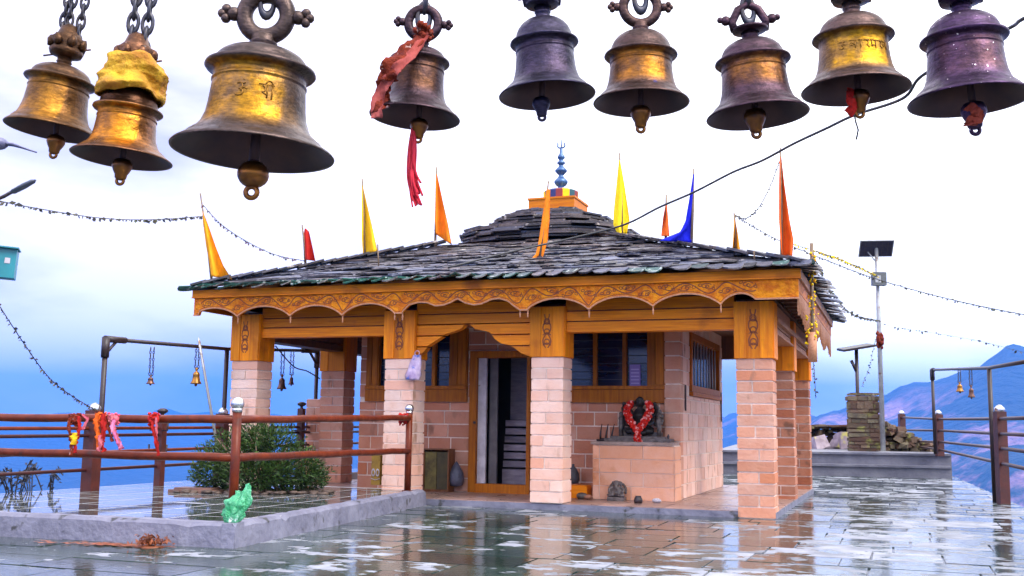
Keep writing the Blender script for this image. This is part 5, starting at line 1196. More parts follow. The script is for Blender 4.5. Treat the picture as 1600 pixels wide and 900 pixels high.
# ================================================================== the row of great bells
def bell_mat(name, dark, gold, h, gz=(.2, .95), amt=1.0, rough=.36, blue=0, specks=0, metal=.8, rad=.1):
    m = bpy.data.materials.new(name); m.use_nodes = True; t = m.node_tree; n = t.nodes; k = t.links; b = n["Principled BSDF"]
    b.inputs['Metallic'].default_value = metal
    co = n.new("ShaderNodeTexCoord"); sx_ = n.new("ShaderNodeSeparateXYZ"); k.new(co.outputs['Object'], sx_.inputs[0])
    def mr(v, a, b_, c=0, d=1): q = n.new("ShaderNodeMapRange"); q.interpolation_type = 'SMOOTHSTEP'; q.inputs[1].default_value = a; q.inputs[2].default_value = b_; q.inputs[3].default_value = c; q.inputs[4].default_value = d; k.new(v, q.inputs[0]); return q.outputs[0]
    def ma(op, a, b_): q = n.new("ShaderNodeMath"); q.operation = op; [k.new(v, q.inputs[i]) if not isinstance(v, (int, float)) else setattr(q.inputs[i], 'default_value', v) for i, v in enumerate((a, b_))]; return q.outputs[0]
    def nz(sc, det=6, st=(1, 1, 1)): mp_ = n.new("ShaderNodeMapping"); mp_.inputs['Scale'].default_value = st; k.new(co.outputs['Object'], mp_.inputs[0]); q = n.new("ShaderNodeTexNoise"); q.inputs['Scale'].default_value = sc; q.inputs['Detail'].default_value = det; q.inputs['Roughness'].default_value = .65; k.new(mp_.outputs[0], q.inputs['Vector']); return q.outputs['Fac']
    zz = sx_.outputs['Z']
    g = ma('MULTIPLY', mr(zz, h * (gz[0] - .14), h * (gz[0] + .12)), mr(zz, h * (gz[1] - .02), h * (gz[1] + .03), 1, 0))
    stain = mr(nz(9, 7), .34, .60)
    fy = ma('MULTIPLY', sx_.outputs['Y'], -1.0 / rad); refl_w = mr(fy, .18, .40); side = mr(ma('MULTIPLY', sx_.outputs['X'], 1.0 / rad), .38, .46, 1, .25); refl_w = ma('MULTIPLY', ma('ADD', ma('MULTIPLY', refl_w, .8), .2), side)  # temple's reflection painted in: gold strongest in front, cut on the right side
    g = ma('MULTIPLY', g, refl_w)
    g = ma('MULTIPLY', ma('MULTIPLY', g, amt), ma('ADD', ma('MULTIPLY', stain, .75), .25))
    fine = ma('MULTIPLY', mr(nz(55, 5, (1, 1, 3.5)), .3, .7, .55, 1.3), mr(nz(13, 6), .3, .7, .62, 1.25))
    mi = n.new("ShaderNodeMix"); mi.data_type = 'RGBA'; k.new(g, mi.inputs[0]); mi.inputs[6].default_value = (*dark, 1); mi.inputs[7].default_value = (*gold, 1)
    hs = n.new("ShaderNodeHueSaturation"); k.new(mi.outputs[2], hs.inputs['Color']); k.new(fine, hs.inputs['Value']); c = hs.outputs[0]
    if blue:
        q = mr(nz(7.5, 2), blue, blue + .03); m2 = n.new("ShaderNodeMix"); m2.data_type = 'RGBA'; k.new(q, m2.inputs[0]); k.new(c, m2.inputs[6]); m2.inputs[7].default_value = (.02, .10, .55, 1); c = m2.outputs[2]
    if specks:
        q = mr(nz(120, 1), specks, specks + .03); m2 = n.new("ShaderNodeMix"); m2.data_type = 'RGBA'; k.new(q, m2.inputs[0]); k.new(c, m2.inputs[6]); m2.inputs[7].default_value = (.8, .7, .75, 1); c = m2.outputs[2]
    k.new(c, b.inputs['Base Color'])
    k.new(mr(nz(20, 5), .3, .7, rough - .10, rough + .10), b.inputs['Roughness'])
    bu = n.new("ShaderNodeBump"); bu.inputs['Strength'].default_value = .6; bu.inputs['Distance'].default_value = .004; k.new(nz(60, 5), bu.inputs['Height']); k.new(bu.outputs[0], b.inputs['Normal'])
    return m
YB = 2.42
BAR_Z = P(800, -95, YB).z
gB = "great bronze bells hung in a row"
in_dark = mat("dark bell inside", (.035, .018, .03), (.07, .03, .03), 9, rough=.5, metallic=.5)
clap_m = mat("clapper bronze", (.26, .10, .018), (.12, .05, .03), 22, rough=.32, metallic=.85)
CLK = 1.3
def big_bell(label, rim, hw, flange_y, dome_y, neck_y, ncx, dark, gold, ring='ring', clap=None, clap_r=.2, amt=1.0, gz=(.2, .95), blue=0, specks=0, Y=YB, tilt=None, neckr=.16, chains=None, ringr=.30, deco=None, grooves=True, rough=.42, fl=.74):
    c = P(rim[0], rim[1], Y); fd = (c - EYEV).dot(_f); s_ = fd / FPX; R_ = hw * s_
    cosel = .965
    Hf = (rim[1] - flange_y) * s_ / cosel; Hd = (rim[1] - dome_y) * s_ / cosel - .10 * R_ * 0; Hn = (rim[1] - neck_y) * s_ / cosel
    dx = ncx - rim[0]; dy = rim[1] - neck_y
    ang = math.atan2(dx, dy) + ROLL * 0
    t = thing("hanging_bell", label, "bell", c, 0, gB); t.rotation_euler = (0, ang, 0)
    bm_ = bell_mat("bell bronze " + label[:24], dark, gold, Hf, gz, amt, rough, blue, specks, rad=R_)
    f = Hf; r = R_
    prof = [(r * .965, .005 * f), (r * .99, -.004 * f), (r, .012 * f), (r * .985, .04 * f), (r * .93, .085 * f), (r * .885, .125 * f), (r * .875, .15 * f), (r * .845, .165 * f), (r * .835, .19 * f), (r * .80, .205 * f), (r * .755, .30 * f), (r * .715, .42 * f), (r * .69, .55 * f), (r * .672, .70 * f), (r * .662, .80 * f)]
    if grooves: prof += [(r * .655, .81 * f), (r * .675, .825 * f), (r * .675, .845 * f), (r * .655, .86 * f)]
    prof += [(r * .658, .93 * f), (r * .70, .955 * f), (r * .765, .975 * f), (r * .79, 1.0 * f), (r * .78, 1.03 * f), (r * .72, 1.05 * f), (r * .655, 1.075 * f)]
    d0, d1 = 1.075 * f, max(Hd, 1.15 * f)
    for a in (15, 30, 45, 60, 72, 80): prof.append((r * (neckr + (.655 - neckr) * math.cos(R(a))), d0 + (d1 - d0) * math.sin(R(a))))
    prof += [(r * neckr * 1.02, d1), (r * neckr * .96, d1 + .01 * f), (r * neckr * .95, (d1 + Hn) / 2 - .02 * f), (r * neckr * 1.08, (d1 + Hn) / 2), (r * neckr * .95, (d1 + Hn) / 2 + .02 * f), (r * neckr, Hn), (r * neckr * .6, Hn + .03 * f), (.001, Hn + .03 * f)]
    kf = fl / .79
    def nar(q, z): s__ = max(0, min(1, z / (.34 * f))); return q * (1 - (1 - kf) * s__)
    prof = [(nar(q, z) if z < 1.08 * f else q * kf if q > r * neckr * 1.2 else q, z) for q, z in prof]
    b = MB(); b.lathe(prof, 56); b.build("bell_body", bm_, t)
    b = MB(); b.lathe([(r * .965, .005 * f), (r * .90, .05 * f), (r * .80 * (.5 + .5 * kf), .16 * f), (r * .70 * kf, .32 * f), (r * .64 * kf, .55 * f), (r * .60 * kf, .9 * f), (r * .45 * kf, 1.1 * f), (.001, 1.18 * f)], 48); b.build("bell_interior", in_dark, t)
    # clapper
    cl = MB(); cy_ = -(clap[1] - rim[1]) * s_ / cosel; cx_ = (clap[0] - rim[0]) * s_ - math.sin(ang) * cy_
    rr = clap_r * r * (1 if clap_r > .17 else CLK)
    cl.tube([(0, 0, 1.1 * f), (cx_ * .6, 0, .3 * f), (cx_, 0, cy_)], [.05 * r, .06 * r, .07 * r], 10, .5, 1)
    if clap_r > .17: cl.ball((cx_, 0, cy_), rr, 18, sc=(1, 1, .88))
    else: cl.lathe([(rr * .4, rr * 1.1), (rr * .8, rr * .95), (rr * 1.02, rr * .6), (rr * 1.02, rr * .2), (rr * .82, -rr * .25), (rr * .62, -rr * .6), (rr * .58, -rr * .95), (rr * .4, -rr * 1.15), (.001, -rr * 1.2)], 16, (cx_, 0, cy_))
    cl.torus((cx_, 0, cy_ - rr * (1.15 if clap_r > .17 else 1.25)), max(.055 * r, rr * .36), max(.02 * r, rr * .17), None, 18, 8)
    cl.build("clapper", [clap_m if gold[0] > .2 else bm_, in_dark], t)
    # crown
    cr = MB(); zc = Hn + ringr * r * 1.0
    if ring == 'ring':
        cr.torus((0, 0, zc), ringr * r, .105 * r, None, 34, 12)
        for s2 in (-1, 1):
            x0 = s2 * (ringr + .13) * r; cr.ball((x0, 0, zc), .09 * r, 10); cr.ball((x0 + s2 * .1 * r, 0, zc + .06 * r), .065 * r, 9); cr.ball((x0 + s2 * .1 * r, 0, zc - .06 * r), .065 * r, 9); cr.ball((x0 + s2 * .15 * r, 0, zc), .06 * r, 9)
    elif ring == 'arch':
        cr.tube([(-.30 * r, 0, Hn + .02 * r), (-.34 * r, 0, Hn + .20 * r), (-.2 * r, 0, Hn + .45 * r), (0, 0, Hn + .56 * r), (.2 * r, 0, Hn + .45 * r), (.34 * r, 0, Hn + .20 * r), (.30 * r, 0, Hn + .02 * r)], .085 * r, 12)
        cr.lathe([(.18 * r, -.03 * r), (.34 * r, .0), (.36 * r, .05 * r), (.18 * r, .08 * r), (.001, .08 * r)], 24, (0, 0, Hn))
        for s2 in (-1, 1): cr.ball((s2 * .46 * r, 0, Hn + .24 * r), .10 * r, 10); cr.ball((s2 * .57 * r, 0, Hn + .26 * r), .065 * r, 9)
        zc = Hn + .3 * r; 
    else:
        cr.lathe([(.16 * r, 0), (.34 * r, .06 * r), (.38 * r, .16 * r), (.30 * r, .26 * r), (.40 * r, .40 * r), (.26 * r, .55 * r), (.2 * r, .72 * r), (.08 * r, .8 * r), (.001, .8 * r)], 18, (0, 0, Hn), sm=True)
        for a in range(7): cr.ball((.34 * r * math.cos(a * .9), .34 * r * math.sin(a * .9), Hn + .34 * r), .11 * r, 8, 0, 0, (1, 1, 1.3), .2)
        cr.tube([(-.5 * r, 0, Hn + .0), (.55 * r, 0, Hn + .03)], .02 * r, 6)
    cr.build("crown_ring", bm_, t)
    # chain up to the bar
    zt = (BAR_Z - c.z)
    for (cxp, lk) in (chains or [(0, .045)]):
        ch = MB(); x0 = (cxp - ncx) * s_ if cxp else 0
        z0 = zc + (ringr * r if ring == 'ring' else .3 * r) - .02; z0 = min(z0, zt - .05); n = max(2, round((zt - z0) / lk))
        for i in range(n + 1):
            zc2 = z0 + lk * i * 1.0
            if zc2 > zt + .01: break
            xw = x0 + math.sin(-ang) * 0
            ch.torus((xw - math.tan(ang) * 0, 0, zc2), lk * .34, lk * .135, Matrix.Rotation(R(90) * (i % 2) + .2, 3, 'Z'), 16, 7, sz=1.95, t=rnd.random())
        o = ch.build("chain", chain_m, t)
    return t, c, R_, Hf, Hn, ang
BRZ = (.42, .19, .03); PUR = (.050, .028, .036)
B1 = big_bell("brown gold bell at the far left, small crown and three thin chains", (79, 205), 69, 128, 103, 90, 93, (.085, .04, .018), (.34, .145, .014), 'bud', (88, 224), .15, .95, (.08, .98), chains=[(80, .026), (88, .026), (107, .026)], fl=.78, Y=2.5)
B2 = big_bell("bright orange gold bell with a yellow cloth tied over its top", (190, 248), 77, 174, 138, 110, 200, (.14, .06, .03), (.52, .19, .010), 'bud', (191, 264), .15, 1.25, (.12, 1.0), chains=[(189, .034), (212, .034)], neckr=.2, rough=.36, fl=.69)
B3 = big_bell("largest bell, olive gold body with a big round crown ring", (395, 240), 127, 112, 77, 56, 404, (.080, .054, .048), (.34, .16, .008), 'ring', (397, 272), .195, 1.15, (.25, .97), ringr=.27, Y=2.36, rough=.4, fl=.68)
B4 = big_bell("dark purple bell wrapped in a rust red cloth, red tassel below", (648, 184), 71.5, 97, 76, 58, 656, PUR, (.22, .085, .014), 'ring', (655, 200), .15, .6, (.45, .97), ringr=.33, fl=.66)
B5 = big_bell("plain slate purple bell without any gold, fifth from the left", (855, 150), 76, 68, 29, 8, 846, (.036, .030, .060), (.075, .04, .065), 'arch', (846, 166), .14, .3, fl=.71)
B6 = big_bell("brown bell with an orange band and blue paint on its dome", (1002, 162), 75, 88, 50, 36, 1001, (.075, .042, .038), (.38, .145, .012), 'ring', (1001, 182), .16, 1.1, (.35, .97), blue=.675, ringr=.36, fl=.765)
B7 = big_bell("purple bell with an orange upper band and an arched crown", (1184, 182), 79.5, 97, 63, 48, 1174, (.058, .030, .044), (.36, .14, .012), 'arch', (1180, 188), .165, .85, (.52, .97), blue=.70, fl=.74)
B8 = big_bell("bell with a bright yellow gold lettered belly and dull flared rim", (1337, 142), 83, 60, 24, 2, 1334, (.095, .056, .050), (.50, .25, .006), 'arch', (1342, 158), .15, 1.2, (.30, .97), grooves=False, fl=.755)
B9 = big_bell("deep violet bell with white specks, last at the right edge", (1514, 158), 91.5, 62, 22, 3, 1508, (.055, .028, .070), (.11, .05, .055), 'arch', (1521, 180), .19, .8, (.35, .95), blue=.70, specks=.735, clap_r=.19) if False else big_bell("deep violet bell with white specks, last at the right edge", (1514, 158), 91.5, 62, 22, 3, 1508, (.055, .028, .070), (.11, .05, .055), 'arch', (1521, 180), .16, .8, (.35, .95), blue=.70, specks=.735, fl=.725)
# raised lettering on bells
def glyphs(B, strokes, zfrac, size, ang0, m_):
    t, c, r, f, hn, an = B; g = MB()
    def bodyr(z):
        pr = [(0.20, .80), (.30, .755), (.42, .715), (.55, .69), (.70, .672), (.95, .658)]; z /= f; kk_ = {id(B3): .68, id(B8): .755}.get(id(B), .74) / .79
        for (z0, r0), (z1, r1) in zip(pr, pr[1:]):
            if z0 <= z <= z1: return kk_ * r * (r0 + (r1 - r0) * (z - z0) / (z1 - z0))
        return kk_ * r * .66
    for x0, st in strokes:
        for s_ in st:
            pts = []
            for (u, v) in s_:
                z = zfrac * f + v * size; rr = bodyr(z) + .0005; a = -math.pi / 2 + ang0 + (x0 + u) * size / rr; pts.append((rr * math.cos(a), rr * math.sin(a), z))
            g.tube(pts, size * .05, 6)
    g.build("raised_lettering", m_, t)
arc = lambda cx, cy_, rx, ry, a0, a1: [(cx + rx * math.cos(R(a)), cy_ + ry * math.sin(R(a))) for a in [a0 + (a1 - a0) * i / 9 for i in range(10)]]
om = [arc(.3, .68, .22, .2, 130, -90), arc(.3, .28, .28, .22, 90, -150), arc(.62, .42, .2, .14, 200, 20), arc(.55, .95, .16, .12, 200, 340), [(.55, 1.1), (.57, 1.12)]]
shri = [[(0, .9), (.95, .9)], arc(.25, .6, .18, .2, 100, -100), [(.55, .9), (.55, .05)], [(.25, .38), (.6, .2)], [(.85, .9), (.85, 0)], arc(.65, .95, .2, .22, 0, 170)]
lett = mat("raised bronze letter", (.30, .14, .012), (.16, .07, .01), 30, rough=.45, metallic=.6)
glyphs(B3, [(-.75, om), (.75, shri)], .52, .036, 0.0, lett)
nn_ = [[(0, .9), (.8, .9)], [(.62, .9), (.62, 0)], arc(.25, .5, .16, .16, 0, 320), [(.4, .5), (.62, .5)]]
aa_ = [[(0, .9), (.5, .9)], [(.25, .9), (.25, 0)]]
rr_g = [[(0, .9), (.6, .9)], arc(.3, .62, .2, .24, 90, -60), [(.35, .4), (.6, 0)]]
ma_ = [[(0, .9), (.8, .9)], [(.62, .9), (.62, 0)], [(.15, .9), (.15, .35)], arc(.22, .28, .09, .09, 0, 330), [(.3, .33), (.62, .33)]]
glyphs(B8, [(-2.9, om), (-1.7, nn_), (-.75, aa_), (-.15, rr_g), (.6, ma_), (1.5, rr_g), (2.2, nn_)], .60, .021, 0.0, lett)
m = MB(); 
# carrying bar with its two posts, just above the picture
b0_, b1_ = P(-1300, -95, YB), P(2900, -95, YB); b0_ = Vector((b0_.x, b0_.y, BAR_Z + .03)); b1_ = Vector((b1_.x, b1_.y, BAR_Z + .03))
t = thing("bell_beam", "steel pipe carrying the row of great bells on two posts", "bell frame", Vector((b0_.x, b0_.y, 0)))
o0 = Vector((b0_.x, b0_.y, 0)); m.tube([b0_ - o0, b1_ - o0], .03, 12); m.build("crossbar", iron_dark, t)
for q in (b0_, b1_): m = MB(); m.tube([Vector((q.x, q.y, 0)) - o0, q - o0], .035, 12); m.build("post", iron_dark, t)

# cloths tied on the bells
def wrap(name, label, B, z0, z1, prof, cl, seed, amp, cat="cloth"):
    t, c, r, f, hn, an = B; m = MB(); n, k = 48, 26; from mathutils import noise as ns
    for side, off in ((0, .004), (1, 0)):
        for i in range(k + 1):
            s_ = i / k
            for j in range(n):
                a = 2 * math.pi * j / n
                base_ = prof[0][1]
                for (q0, r0), (q1, r1) in zip(prof, prof[1:]):
                    if q0 <= s_ <= q1: base_ = r0 + (r1 - r0) * (s_ - q0) / (q1 - q0)
                fold = ns.fractal(Vector((math.cos(a) * 1.5 + seed, math.sin(a) * 1.5, s_ * 3.2 + .5 * a)), 1, 2, 3) * amp + .4 * amp * math.sin(9 * s_ + 2 * a + seed)
                rr = r * (base_ + fold) + off; zz = z0 + (z1 - z0) * s_ + .05 * r * math.sin(2 * a + seed) + .03 * r * math.sin(5 * a)
                m.v.append((rr * math.cos(a), rr * math.sin(a), zz))
    o = (k + 1) * n
    for i in range(k):
        for j in range(n):
            j2 = (j + 1) % n; m.face((i * n + j, i * n + j2, (i + 1) * n + j2, (i + 1) * n + j), .5, 0, True); m.face((o + i * n + j, o + (i + 1) * n + j, o + (i + 1) * n + j2, o + i * n + j2), .5, 0, True)
    for i in (0, k):
        for j in range(n): j2 = (j + 1) % n; m.face((i * n + j, o + i * n + j, o + i * n + j2, i * n + j2))
    ob = m.build(name, cl, None, c); ob.rotation_euler = (0, an, 0); return tag(ob, label, cat)
s2 = B2[2]
wrap("tied_cloth", "yellow cloth bundled around the top of the orange gold bell", B2, (248 - 150) / 77 * s2, (248 - 82) / 77 * s2, [(0, .66), (.12, .70), (.35, .54), (.6, .60), (.85, .52), (1, .30)], mat("mustard yellow cloth", (.66, .40, .008), (.40, .15, .006), 14, rough=.75, bump=.8, bscale=40), 3.3, .13)
def ribbon(name, label, pts, w_, cl, cat="cloth", jag=.15, loc=None, thick=.004, par=None, curl=.4, n=8, rsc=1):
    wp = spline([Vector(p) for p in pts], n); o0 = wp[0]; m = MB(); wl_ = w_ if isinstance(w_, (list, tuple)) else [w_] * 2
    vv = []
    for i, p in enumerate(wp):
        s_ = i / (len(wp) - 1); ww = (wl_[0] + (wl_[1] - wl_[0]) * s_) * rsc; d = (wp[min(i + 1, len(wp) - 1)] - wp[max(i - 1, 0)]).normalized(); side = d.cross(Vector((curl * math.sin(i * .7), 1, 0))).normalized()
        for u in (-1, -.5, 0, .5, 1): vv.append(p - o0 + side * (u * ww * (1 + rnd.uniform(-jag, jag))) + Vector((0, -.012 * math.cos(u * 3 + i * .6) * ww / .05, 0)))
    N_ = len(wp)
    m.v = [tuple(q) for q in vv] + [tuple(q + Vector((0, thick, 0))) for q in vv]; o = len(vv)
    for i in range(N_ - 1):
        for j in range(4): a = i * 5 + j; m.face((a, a + 1, a + 6, a + 5), rnd.random(), 0, True); m.face((o + a, o + a + 5, o + a + 6, o + a + 1), rnd.random(), 0, True)
        for j in (0, 4): a = i * 5 + j; m.face((a, a + 5, o + a + 5, o + a))
    for i in (0, N_ - 1):
        for j in range(4): a = i * 5 + j; m.face((a, a + 1, o + a + 1, o + a))
    ob = m.build(name, cl, par, o0 if par is None else None); 
    if label: tag(ob, label, cat)
    return ob
r4 = B4[2]; y4 = B4[1].y
t = thing("tied_cloth", "rust red brocade scarf slung over the left side of the dark purple bell", "cloth", B4[1])
def at4(px, py, dy): return P(px, py, y4 + dy)
def part_ribbon(name, pts, w_, cl, root, rsc=1, jag=.15):
    o = ribbon(name, None, pts, w_, cl, rsc=rsc, jag=jag); o.location = o.location - root.location; o.parent = root; return o
part_ribbon("scarf_fold", [at4(664, 40, -.03), at4(655, 62, -.045), at4(635, 85, -.085), at4(615, 98, -.105), at4(603, 120, -.095), at4(597, 150, -.08), at4(594, 172, -.10)], [.012, .020], c_rust, t)
part_ribbon("scarf_fold", [at4(668, 50, -.035), at4(645, 82, -.09), at4(622, 104, -.112), at4(608, 122, -.10), at4(592, 150, -.09), at4(588, 184, -.10)], [.010, .014], cloth("faded pink brocade", (.40, .10, .09), (.26, .04, .03)), t)
part_ribbon("scarf_fold", [at4(658, 58, -.05), at4(632, 82, -.092), at4(610, 104, -.11), at4(607, 126, -.10)], [.014, .022], c_rust, t)
m = MB()
for k in range(40): m.ball(Vector((rnd.uniform(-.02, .02), rnd.uniform(-.02, .01), rnd.uniform(-.02, .02))) + at4(662, 54, -.035) - t.location, rnd.uniform(.004, .009), 5, rnd.random(), 0, (1, 1, 1), .3)
m.build("knot", c_rust, t)
t = thing("red_tassel", "crimson thread tassel hanging from the clapper of the dark purple bell", "tassel", at4(648, 196, 0))
m = MB()
for k in range(34):
    x0 = rnd.uniform(-6, 6); ex = rnd.uniform(-3, 10); ln = rnd.uniform(80, 126) ; a = [at4(646 + x0 * .3, 198, rnd.uniform(-.01, .01)), at4(644 + x0, 198 + ln * .35, rnd.uniform(-.014, .014)), at4(642 + x0 * .9 + ex * .2, 198 + ln * .7, rnd.uniform(-.014, .014)), at4(648 + x0 * .5 + ex, 198 + ln, rnd.uniform(-.01, .01))]
    m.tube([q - t.location for q in spline(a, 5)], rnd.uniform(.0015, .003), 5, rnd.random())
m.build("threads", cloth("crimson thread", (.55, .012, .03), (.70, .05, .08)), t)
t8 = B8[1]
ribbon("red_thread", "frayed red thread tied beside the clapper of the yellow gold bell", [P(1330, 138, t8.y - .03), P(1328, 152, t8.y - .04), P(1333, 166, t8.y - .04), P(1326, 178, t8.y - .04)], [.008, .012], c_red, "thread")
t9 = B9[1]
ribbon("red_thread", "dark red rag wound round the clapper of the violet bell", [P(1512, 165, t9.y - .04), P(1524, 172, t9.y - .05), P(1530, 182, t9.y - .045), P(1519, 188, t9.y - .05), P(1517, 196, t9.y - .045)], [.012, .014], cloth("dark red rag", (.30, .05, .03)), "thread")

# ================================================================== cloths on the railing
yr = 9.62
def tie(label, base, strips):
    root = thing("tied_cloth", label, "cloth", P(*base, yr), 0, "votive cloths tied to the terrace railing")
    for pts, w_, cl in strips: part_ribbon("cloth_strip", [P(a, b, yr - .05 - d) for a, b, d in pts], w_, cl, root, .62, .5)
    m = MB()
    for k in range(26): a = rnd.uniform(0, 6.28); m.ball((rnd.uniform(-.05, .05), .052 * math.cos(a), .052 * math.sin(a)), rnd.uniform(.007, .015), 6, rnd.random(), 0, (1.2, 1, 1), .3)
    m.ball((0, 0, 0), .05, 10, .5, 0, (1.1, 1, 1), .1); m.build("knot", strips[0][2], root)
tie("dark red cloth with a yellow patch, leftmost on the railing", (117, 656), [([(110, 650, 0), (107, 668, .01), (112, 690, .0), (110, 712, .01)], .028, c_rust), ([(122, 650, .01), (124, 668, .02), (118, 690, .02), (117, 708, .01)], .03, c_red), ([(116, 676, .03), (115, 686, .035), (114, 695, .03)], .045, c_yellow), ([(128, 648, .0), (136, 655, .01), (128, 672, .01)], .02, c_pink)])
tie("orange red cloth bunch tied at the thick post, with long strips", (158, 654), [([(152, 645, 0), (150, 664, .01), (154, 684, .02), (153, 704, .01)], .035, c_scarlet), ([(160, 646, .02), (162, 668, .03), (159, 690, .02), (162, 706, .02)], .035, c_red), ([(155, 680, .03), (157, 692, .035), (153, 705, .03)], .03, c_pink), ([(164, 650, .01), (170, 672, .01), (176, 690, .01)], .022, c_rust)])
tie("bright pink cloth hanging obliquely right of the orange red bunch", (176, 655), [([(174, 648, 0), (177, 664, .01), (180, 678, .02), (190, 702, .01)], .032, c_pink), ([(178, 655, .02), (176, 674, .02), (186, 690, .02), (188, 700, .02)], .03, cloth("magenta cloth", (.70, .05, .25), (.78, .25, .40)))])
tie("narrow red cloth hanging alone from the upper pipe", (240, 655), [([(238, 650, 0), (239, 672, .01), (244, 690, .01), (248, 712, .0)], .024, c_red), ([(243, 652, .01), (245, 674, .01), (243, 694, .0)], .018, c_pink)])
e1 = L(c1[0], c1[1], 1.16); m = MB()
for k in range(40): a = rnd.uniform(0, 6.28); m.ball((rnd.uniform(-.09, .02), .05 * math.cos(a), .05 * math.sin(a) + rnd.uniform(-.05, 0) * rnd.random()), rnd.uniform(.012, .026), 6, rnd.random(), 0, (1, 1, 1.3), .3)
tag(m.build("tied_cloth", c_red, None, e1 + Vector((-.04, -.03, 0))), "small red rag knotted at the temple end of the railing", "cloth")

# ================================================================== shrub, bag, litter, weeds
def leaves(m, cpt, n, rx, ry, rz, size, seed=0, mi=0, elong=2.6, shell=.45):
    for _ in range(n):
        while True:
            d = Vector((rnd.gauss(0, 1), rnd.gauss(0, 1), rnd.gauss(0, 1)))
            if d.length > .01: d.normalize(); break
        rad = shell + (1 - shell) * rnd.random() ** .6
        rad *= 1 + .22 * mnoise.noise(Vector((d.x * 2.6 + seed, d.y * 2.6, d.z * 2.6)))
        p = Vector(cpt) + Vector((d.x * rx, d.y * ry, d.z * rz)) * rad
        if p.z < .03: p.z = .03 + rnd.uniform(0, .08)
        ax = (d * .8 + Vector((rnd.uniform(-.6, .6), rnd.uniform(-.6, .6), rnd.uniform(-.1, .9)))).normalized(); sd_ = ax.cross(Vector((rnd.uniform(-1, 1), rnd.uniform(-1, 1), rnd.uniform(-1, 1)))).normalized()
        s_ = size * rnd.uniform(.6, 1.35); a, b, c, e = p - ax * s_ * .5, p + sd_ * s_ / elong * .5, p + ax * s_ * .6 + Vector((0, 0, -.15 * s_)), p - sd_ * s_ / elong * .5
        m.add([a, b, c, e], [(0, 1, 2), (0, 2, 3)], max(0, min(1, rnd.gauss(.28 + .25 * d.z, .25))), mi)
bc = P(398, 772, 13.4); bc = Vector((bc.x, bc.y + .25, T0))
t = thing("shrub", "dense dark green shrub behind the terrace railing beside the temple", "shrub", bc)
m = MB()
for (cx, cyy, cz, rx, ry, rz, n) in ((-.32, 0, .40, .52, .45, .40, 2600), (.12, .0, .52, .42, .42, .40, 2300), (.42, -.05, .30, .42, .42, .30, 2100), (-.62, .0, .22, .30, .34, .22, 1000), (.02, -.2, .24, .55, .36, .24, 1700), (.66, .05, .2, .22, .3, .2, 700), (-.1, .1, .66, .30, .30, .26, 1100)): leaves(m, (cx, cyy, cz), int(n * 1.2), rx, ry, rz, .058, cx * 5, 0, 3.6, .35)
for k in range(90):      # shoots breaking the outline
    a = rnd.uniform(0, 6.28); e = rnd.uniform(.15, 1.3); d = Vector((math.cos(a) * math.cos(e), math.sin(a) * math.cos(e), math.sin(e))); c = Vector((d.x * rnd.uniform(.6, .9), d.y * .42, .28 + d.z * rnd.uniform(.36, .56) - abs(d.x) * .12))
    for q in range(9): leaves(m, c + d * (.02 * q), 1, .02, .02, .02, .055, 0, 0, 3.8)
m.build("foliage", leaf_dark, t)
m = MB()
for k in range(26): a = rnd.uniform(0, 6.28); ln = rnd.uniform(.35, .75); m.tube([(rnd.uniform(-.3, .4), rnd.uniform(-.1, .1), 0), (.3 * math.cos(a), .2 * math.sin(a), ln * .5), (.62 * math.cos(a), .35 * math.sin(a), ln)], [.012, .009, .004], 6)
m.build("stem", bamboo, t)
m = MB()
for k in range(160): m.ball((rnd.uniform(-.95, .95), rnd.uniform(-.42, .4), rnd.uniform(0, .03)), rnd.uniform(.02, .06), 6, rnd.random(), 0, (1.4, 1, .5), .3)
m.build("soil_bed", mat("dark wet soil", (.05, .035, .03), (.11, .07, .05), 10, rough=.7), t)
q = Pz(304, 770, T0); m = MB(); m.slab([(-.32, -.14), (.30, -.16), (.33, .13), (-.28, .15)], 0, .035); m.slab([(-.26, -.1), (.24, -.1), (.25, .1), (-.22, .1)], .036, .06, .8)
tag(m.build("stone_slab", mat("rusty flat slab", (.13, .07, .055), (.22, .12, .09), 5, rough=.4), None, Vector((q.x, q.y + .1, T0 + .001)), -.2), "flat rust brown slab lying left of the shrub", "slab")
# green plastic bag on the kerb corner
q = Pz(352, 819, T0); gb = thing("plastic_bag", "crumpled green plastic bag with white print on the kerb corner at the railing post", "bag", Vector((q.x + .02, q.y + .05, T0 + .012)), .1)
m = MB(); n, k = 40, 26
for i in range(k + 1):
    s_ = i / k
    for j in range(n):
        a = 2 * math.pi * j / n
        rad = (.115 * math.sin(math.pi * min(1, .18 + .62 * s_)) ** .8) * (1 + .0) * (1 - .35 * max(0, s_ - .7) / .3)
        cr = mnoise.fractal(Vector((math.cos(a) * 2.2, math.sin(a) * 2.2, s_ * 4)), 1, 2.1, 4) * .042 + .020 * math.sin(7 * a + 5 * s_) * s_
        ear = .09 * max(0, math.cos(a) - .1) * max(0, s_ - .55) / .45
        x_ = (rad + cr) * math.cos(a) * 1.0 + .10 * s_ + .02; y_ = (rad + cr) * math.sin(a) * .6
        m.v.append((x_, y_, max(0, .30 * s_ * (1 + .1 * cr * 8) + ear + cr * .25 * (s_ > .1))))
for i in range(k):
    for j in range(n): j2 = (j + 1) % n; m.face((i * n + j, i * n + j2, (i + 1) * n + j2, (i + 1) * n + j), .5, 0, False)
m.face(list(range(n))[::-1])
gb.scale = (.85, .85, .88); m.build("body", mat("green plastic film", (.03, .40, .15), (.16, .58, .34), 9, rough=.22, bump=.8, bscale=45, spots=((.70, .85, .78), 10, .61, .03), trans=.25), gb)
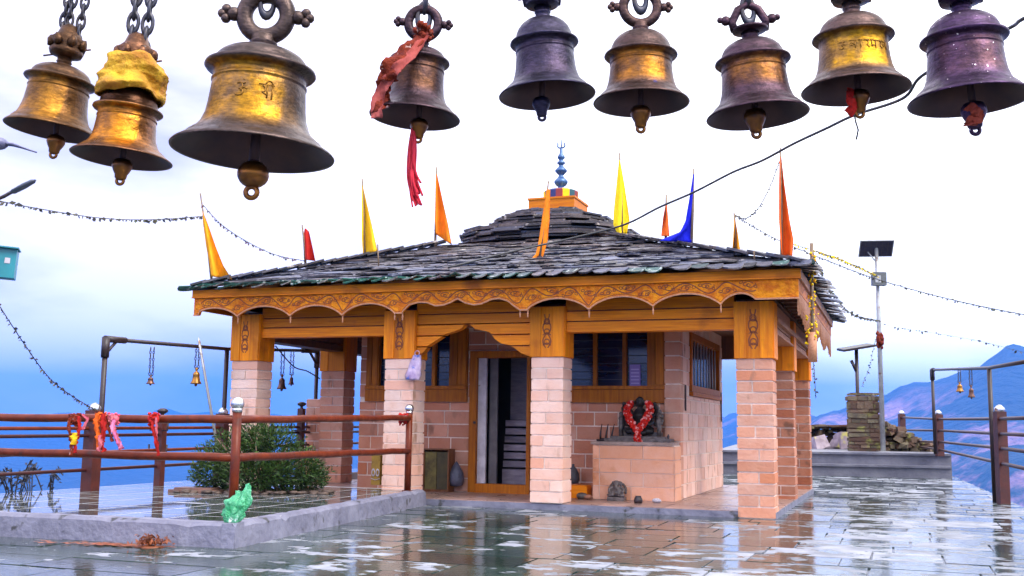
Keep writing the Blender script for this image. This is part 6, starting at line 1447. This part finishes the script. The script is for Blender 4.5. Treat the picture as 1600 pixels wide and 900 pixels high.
# dried garland and wet leaves at the foot of the kerb
q = Pz(232, 856, 0); rust_leaf = mat("rust dry leaf", (.17, .035, .012), (.28, .085, .03), 9, rough=.6, tintv=.4)
m = MB()
for k in range(120): a = rnd.uniform(0, 6.28); r_ = abs(rnd.gauss(0, .06)); leaves(m, (r_ * math.cos(a) * 1.4, r_ * math.sin(a) * .7, .035), 2, .03, .03, .03, .05)
m.ball((0, 0, .0), .10, 12, .3, 0, (1.2, .6, .2), .15); tag(m.build("dried_garland", rust_leaf, None, Vector((q.x, q.y + .02, .0))), "small heap of dried rust coloured garland at the kerb foot", "garland")
q = Pz(180, 852, 0); m = MB()
for k in range(240): a = rnd.uniform(0, 6.28); r_ = abs(rnd.gauss(0, .22)); m.add([Vector((r_ * math.cos(a) * 1.5 + dx_ , r_ * math.sin(a) * .35 + dy_, .004 + rnd.uniform(0, .006))) for dx_, dy_ in ((0, 0), (.05, .012), (.09, .0), (.045, -.016))], [(0, 1, 2, 3)], rnd.random())
o = m.build("leaf_litter", rust_leaf, None, Vector((q.x, q.y, .002)), -.25); tag(o, "thin scatter of wet brown leaves along the kerb foot", "leaves"); o["kind"] = "stuff"
# weeds beyond the far edge
for i, (px, Y, h_, lb) in enumerate(((22, 12.9, .42, "dark leafy weed at the far left beyond the terrace edge"), (52, 13.2, .34, "shorter curled weed growing between two others beyond the terrace edge"), (78, 13.5, .36, "sparse drooping weed nearest the thick railing post"))):
    q = P(px, 778, Y); t = thing("weed_plant", lb, "plant", Vector((q.x, q.y, q.z - .5)), 0, "weeds beyond the terrace edge")
    m = MB(); lf_ = MB()
    for k in range(7 if i == 0 else 4):
        a = rnd.uniform(-1, 1); top = Vector((a * .22, rnd.uniform(-.1, .1), .5 + h_ * rnd.uniform(.55, 1))); pts = spline([Vector((0, 0, 0)), Vector((a * .05, 0, .4)), top, top + Vector((.1 * (1 if a > 0 else -1), 0, -.06))], 6)
        m.tube(pts, .008, 5)
        for p in pts[8:]:
            for _ in range(2 if i == 0 else 1): leaves(lf_, p, 1, .03, .03, .03, .075)
    m.build("stem", wire_m, t); lf_.build("foliage", mat("dark bluish leaf", (.02, .025, .045), (.06, .06, .09), 8), t)
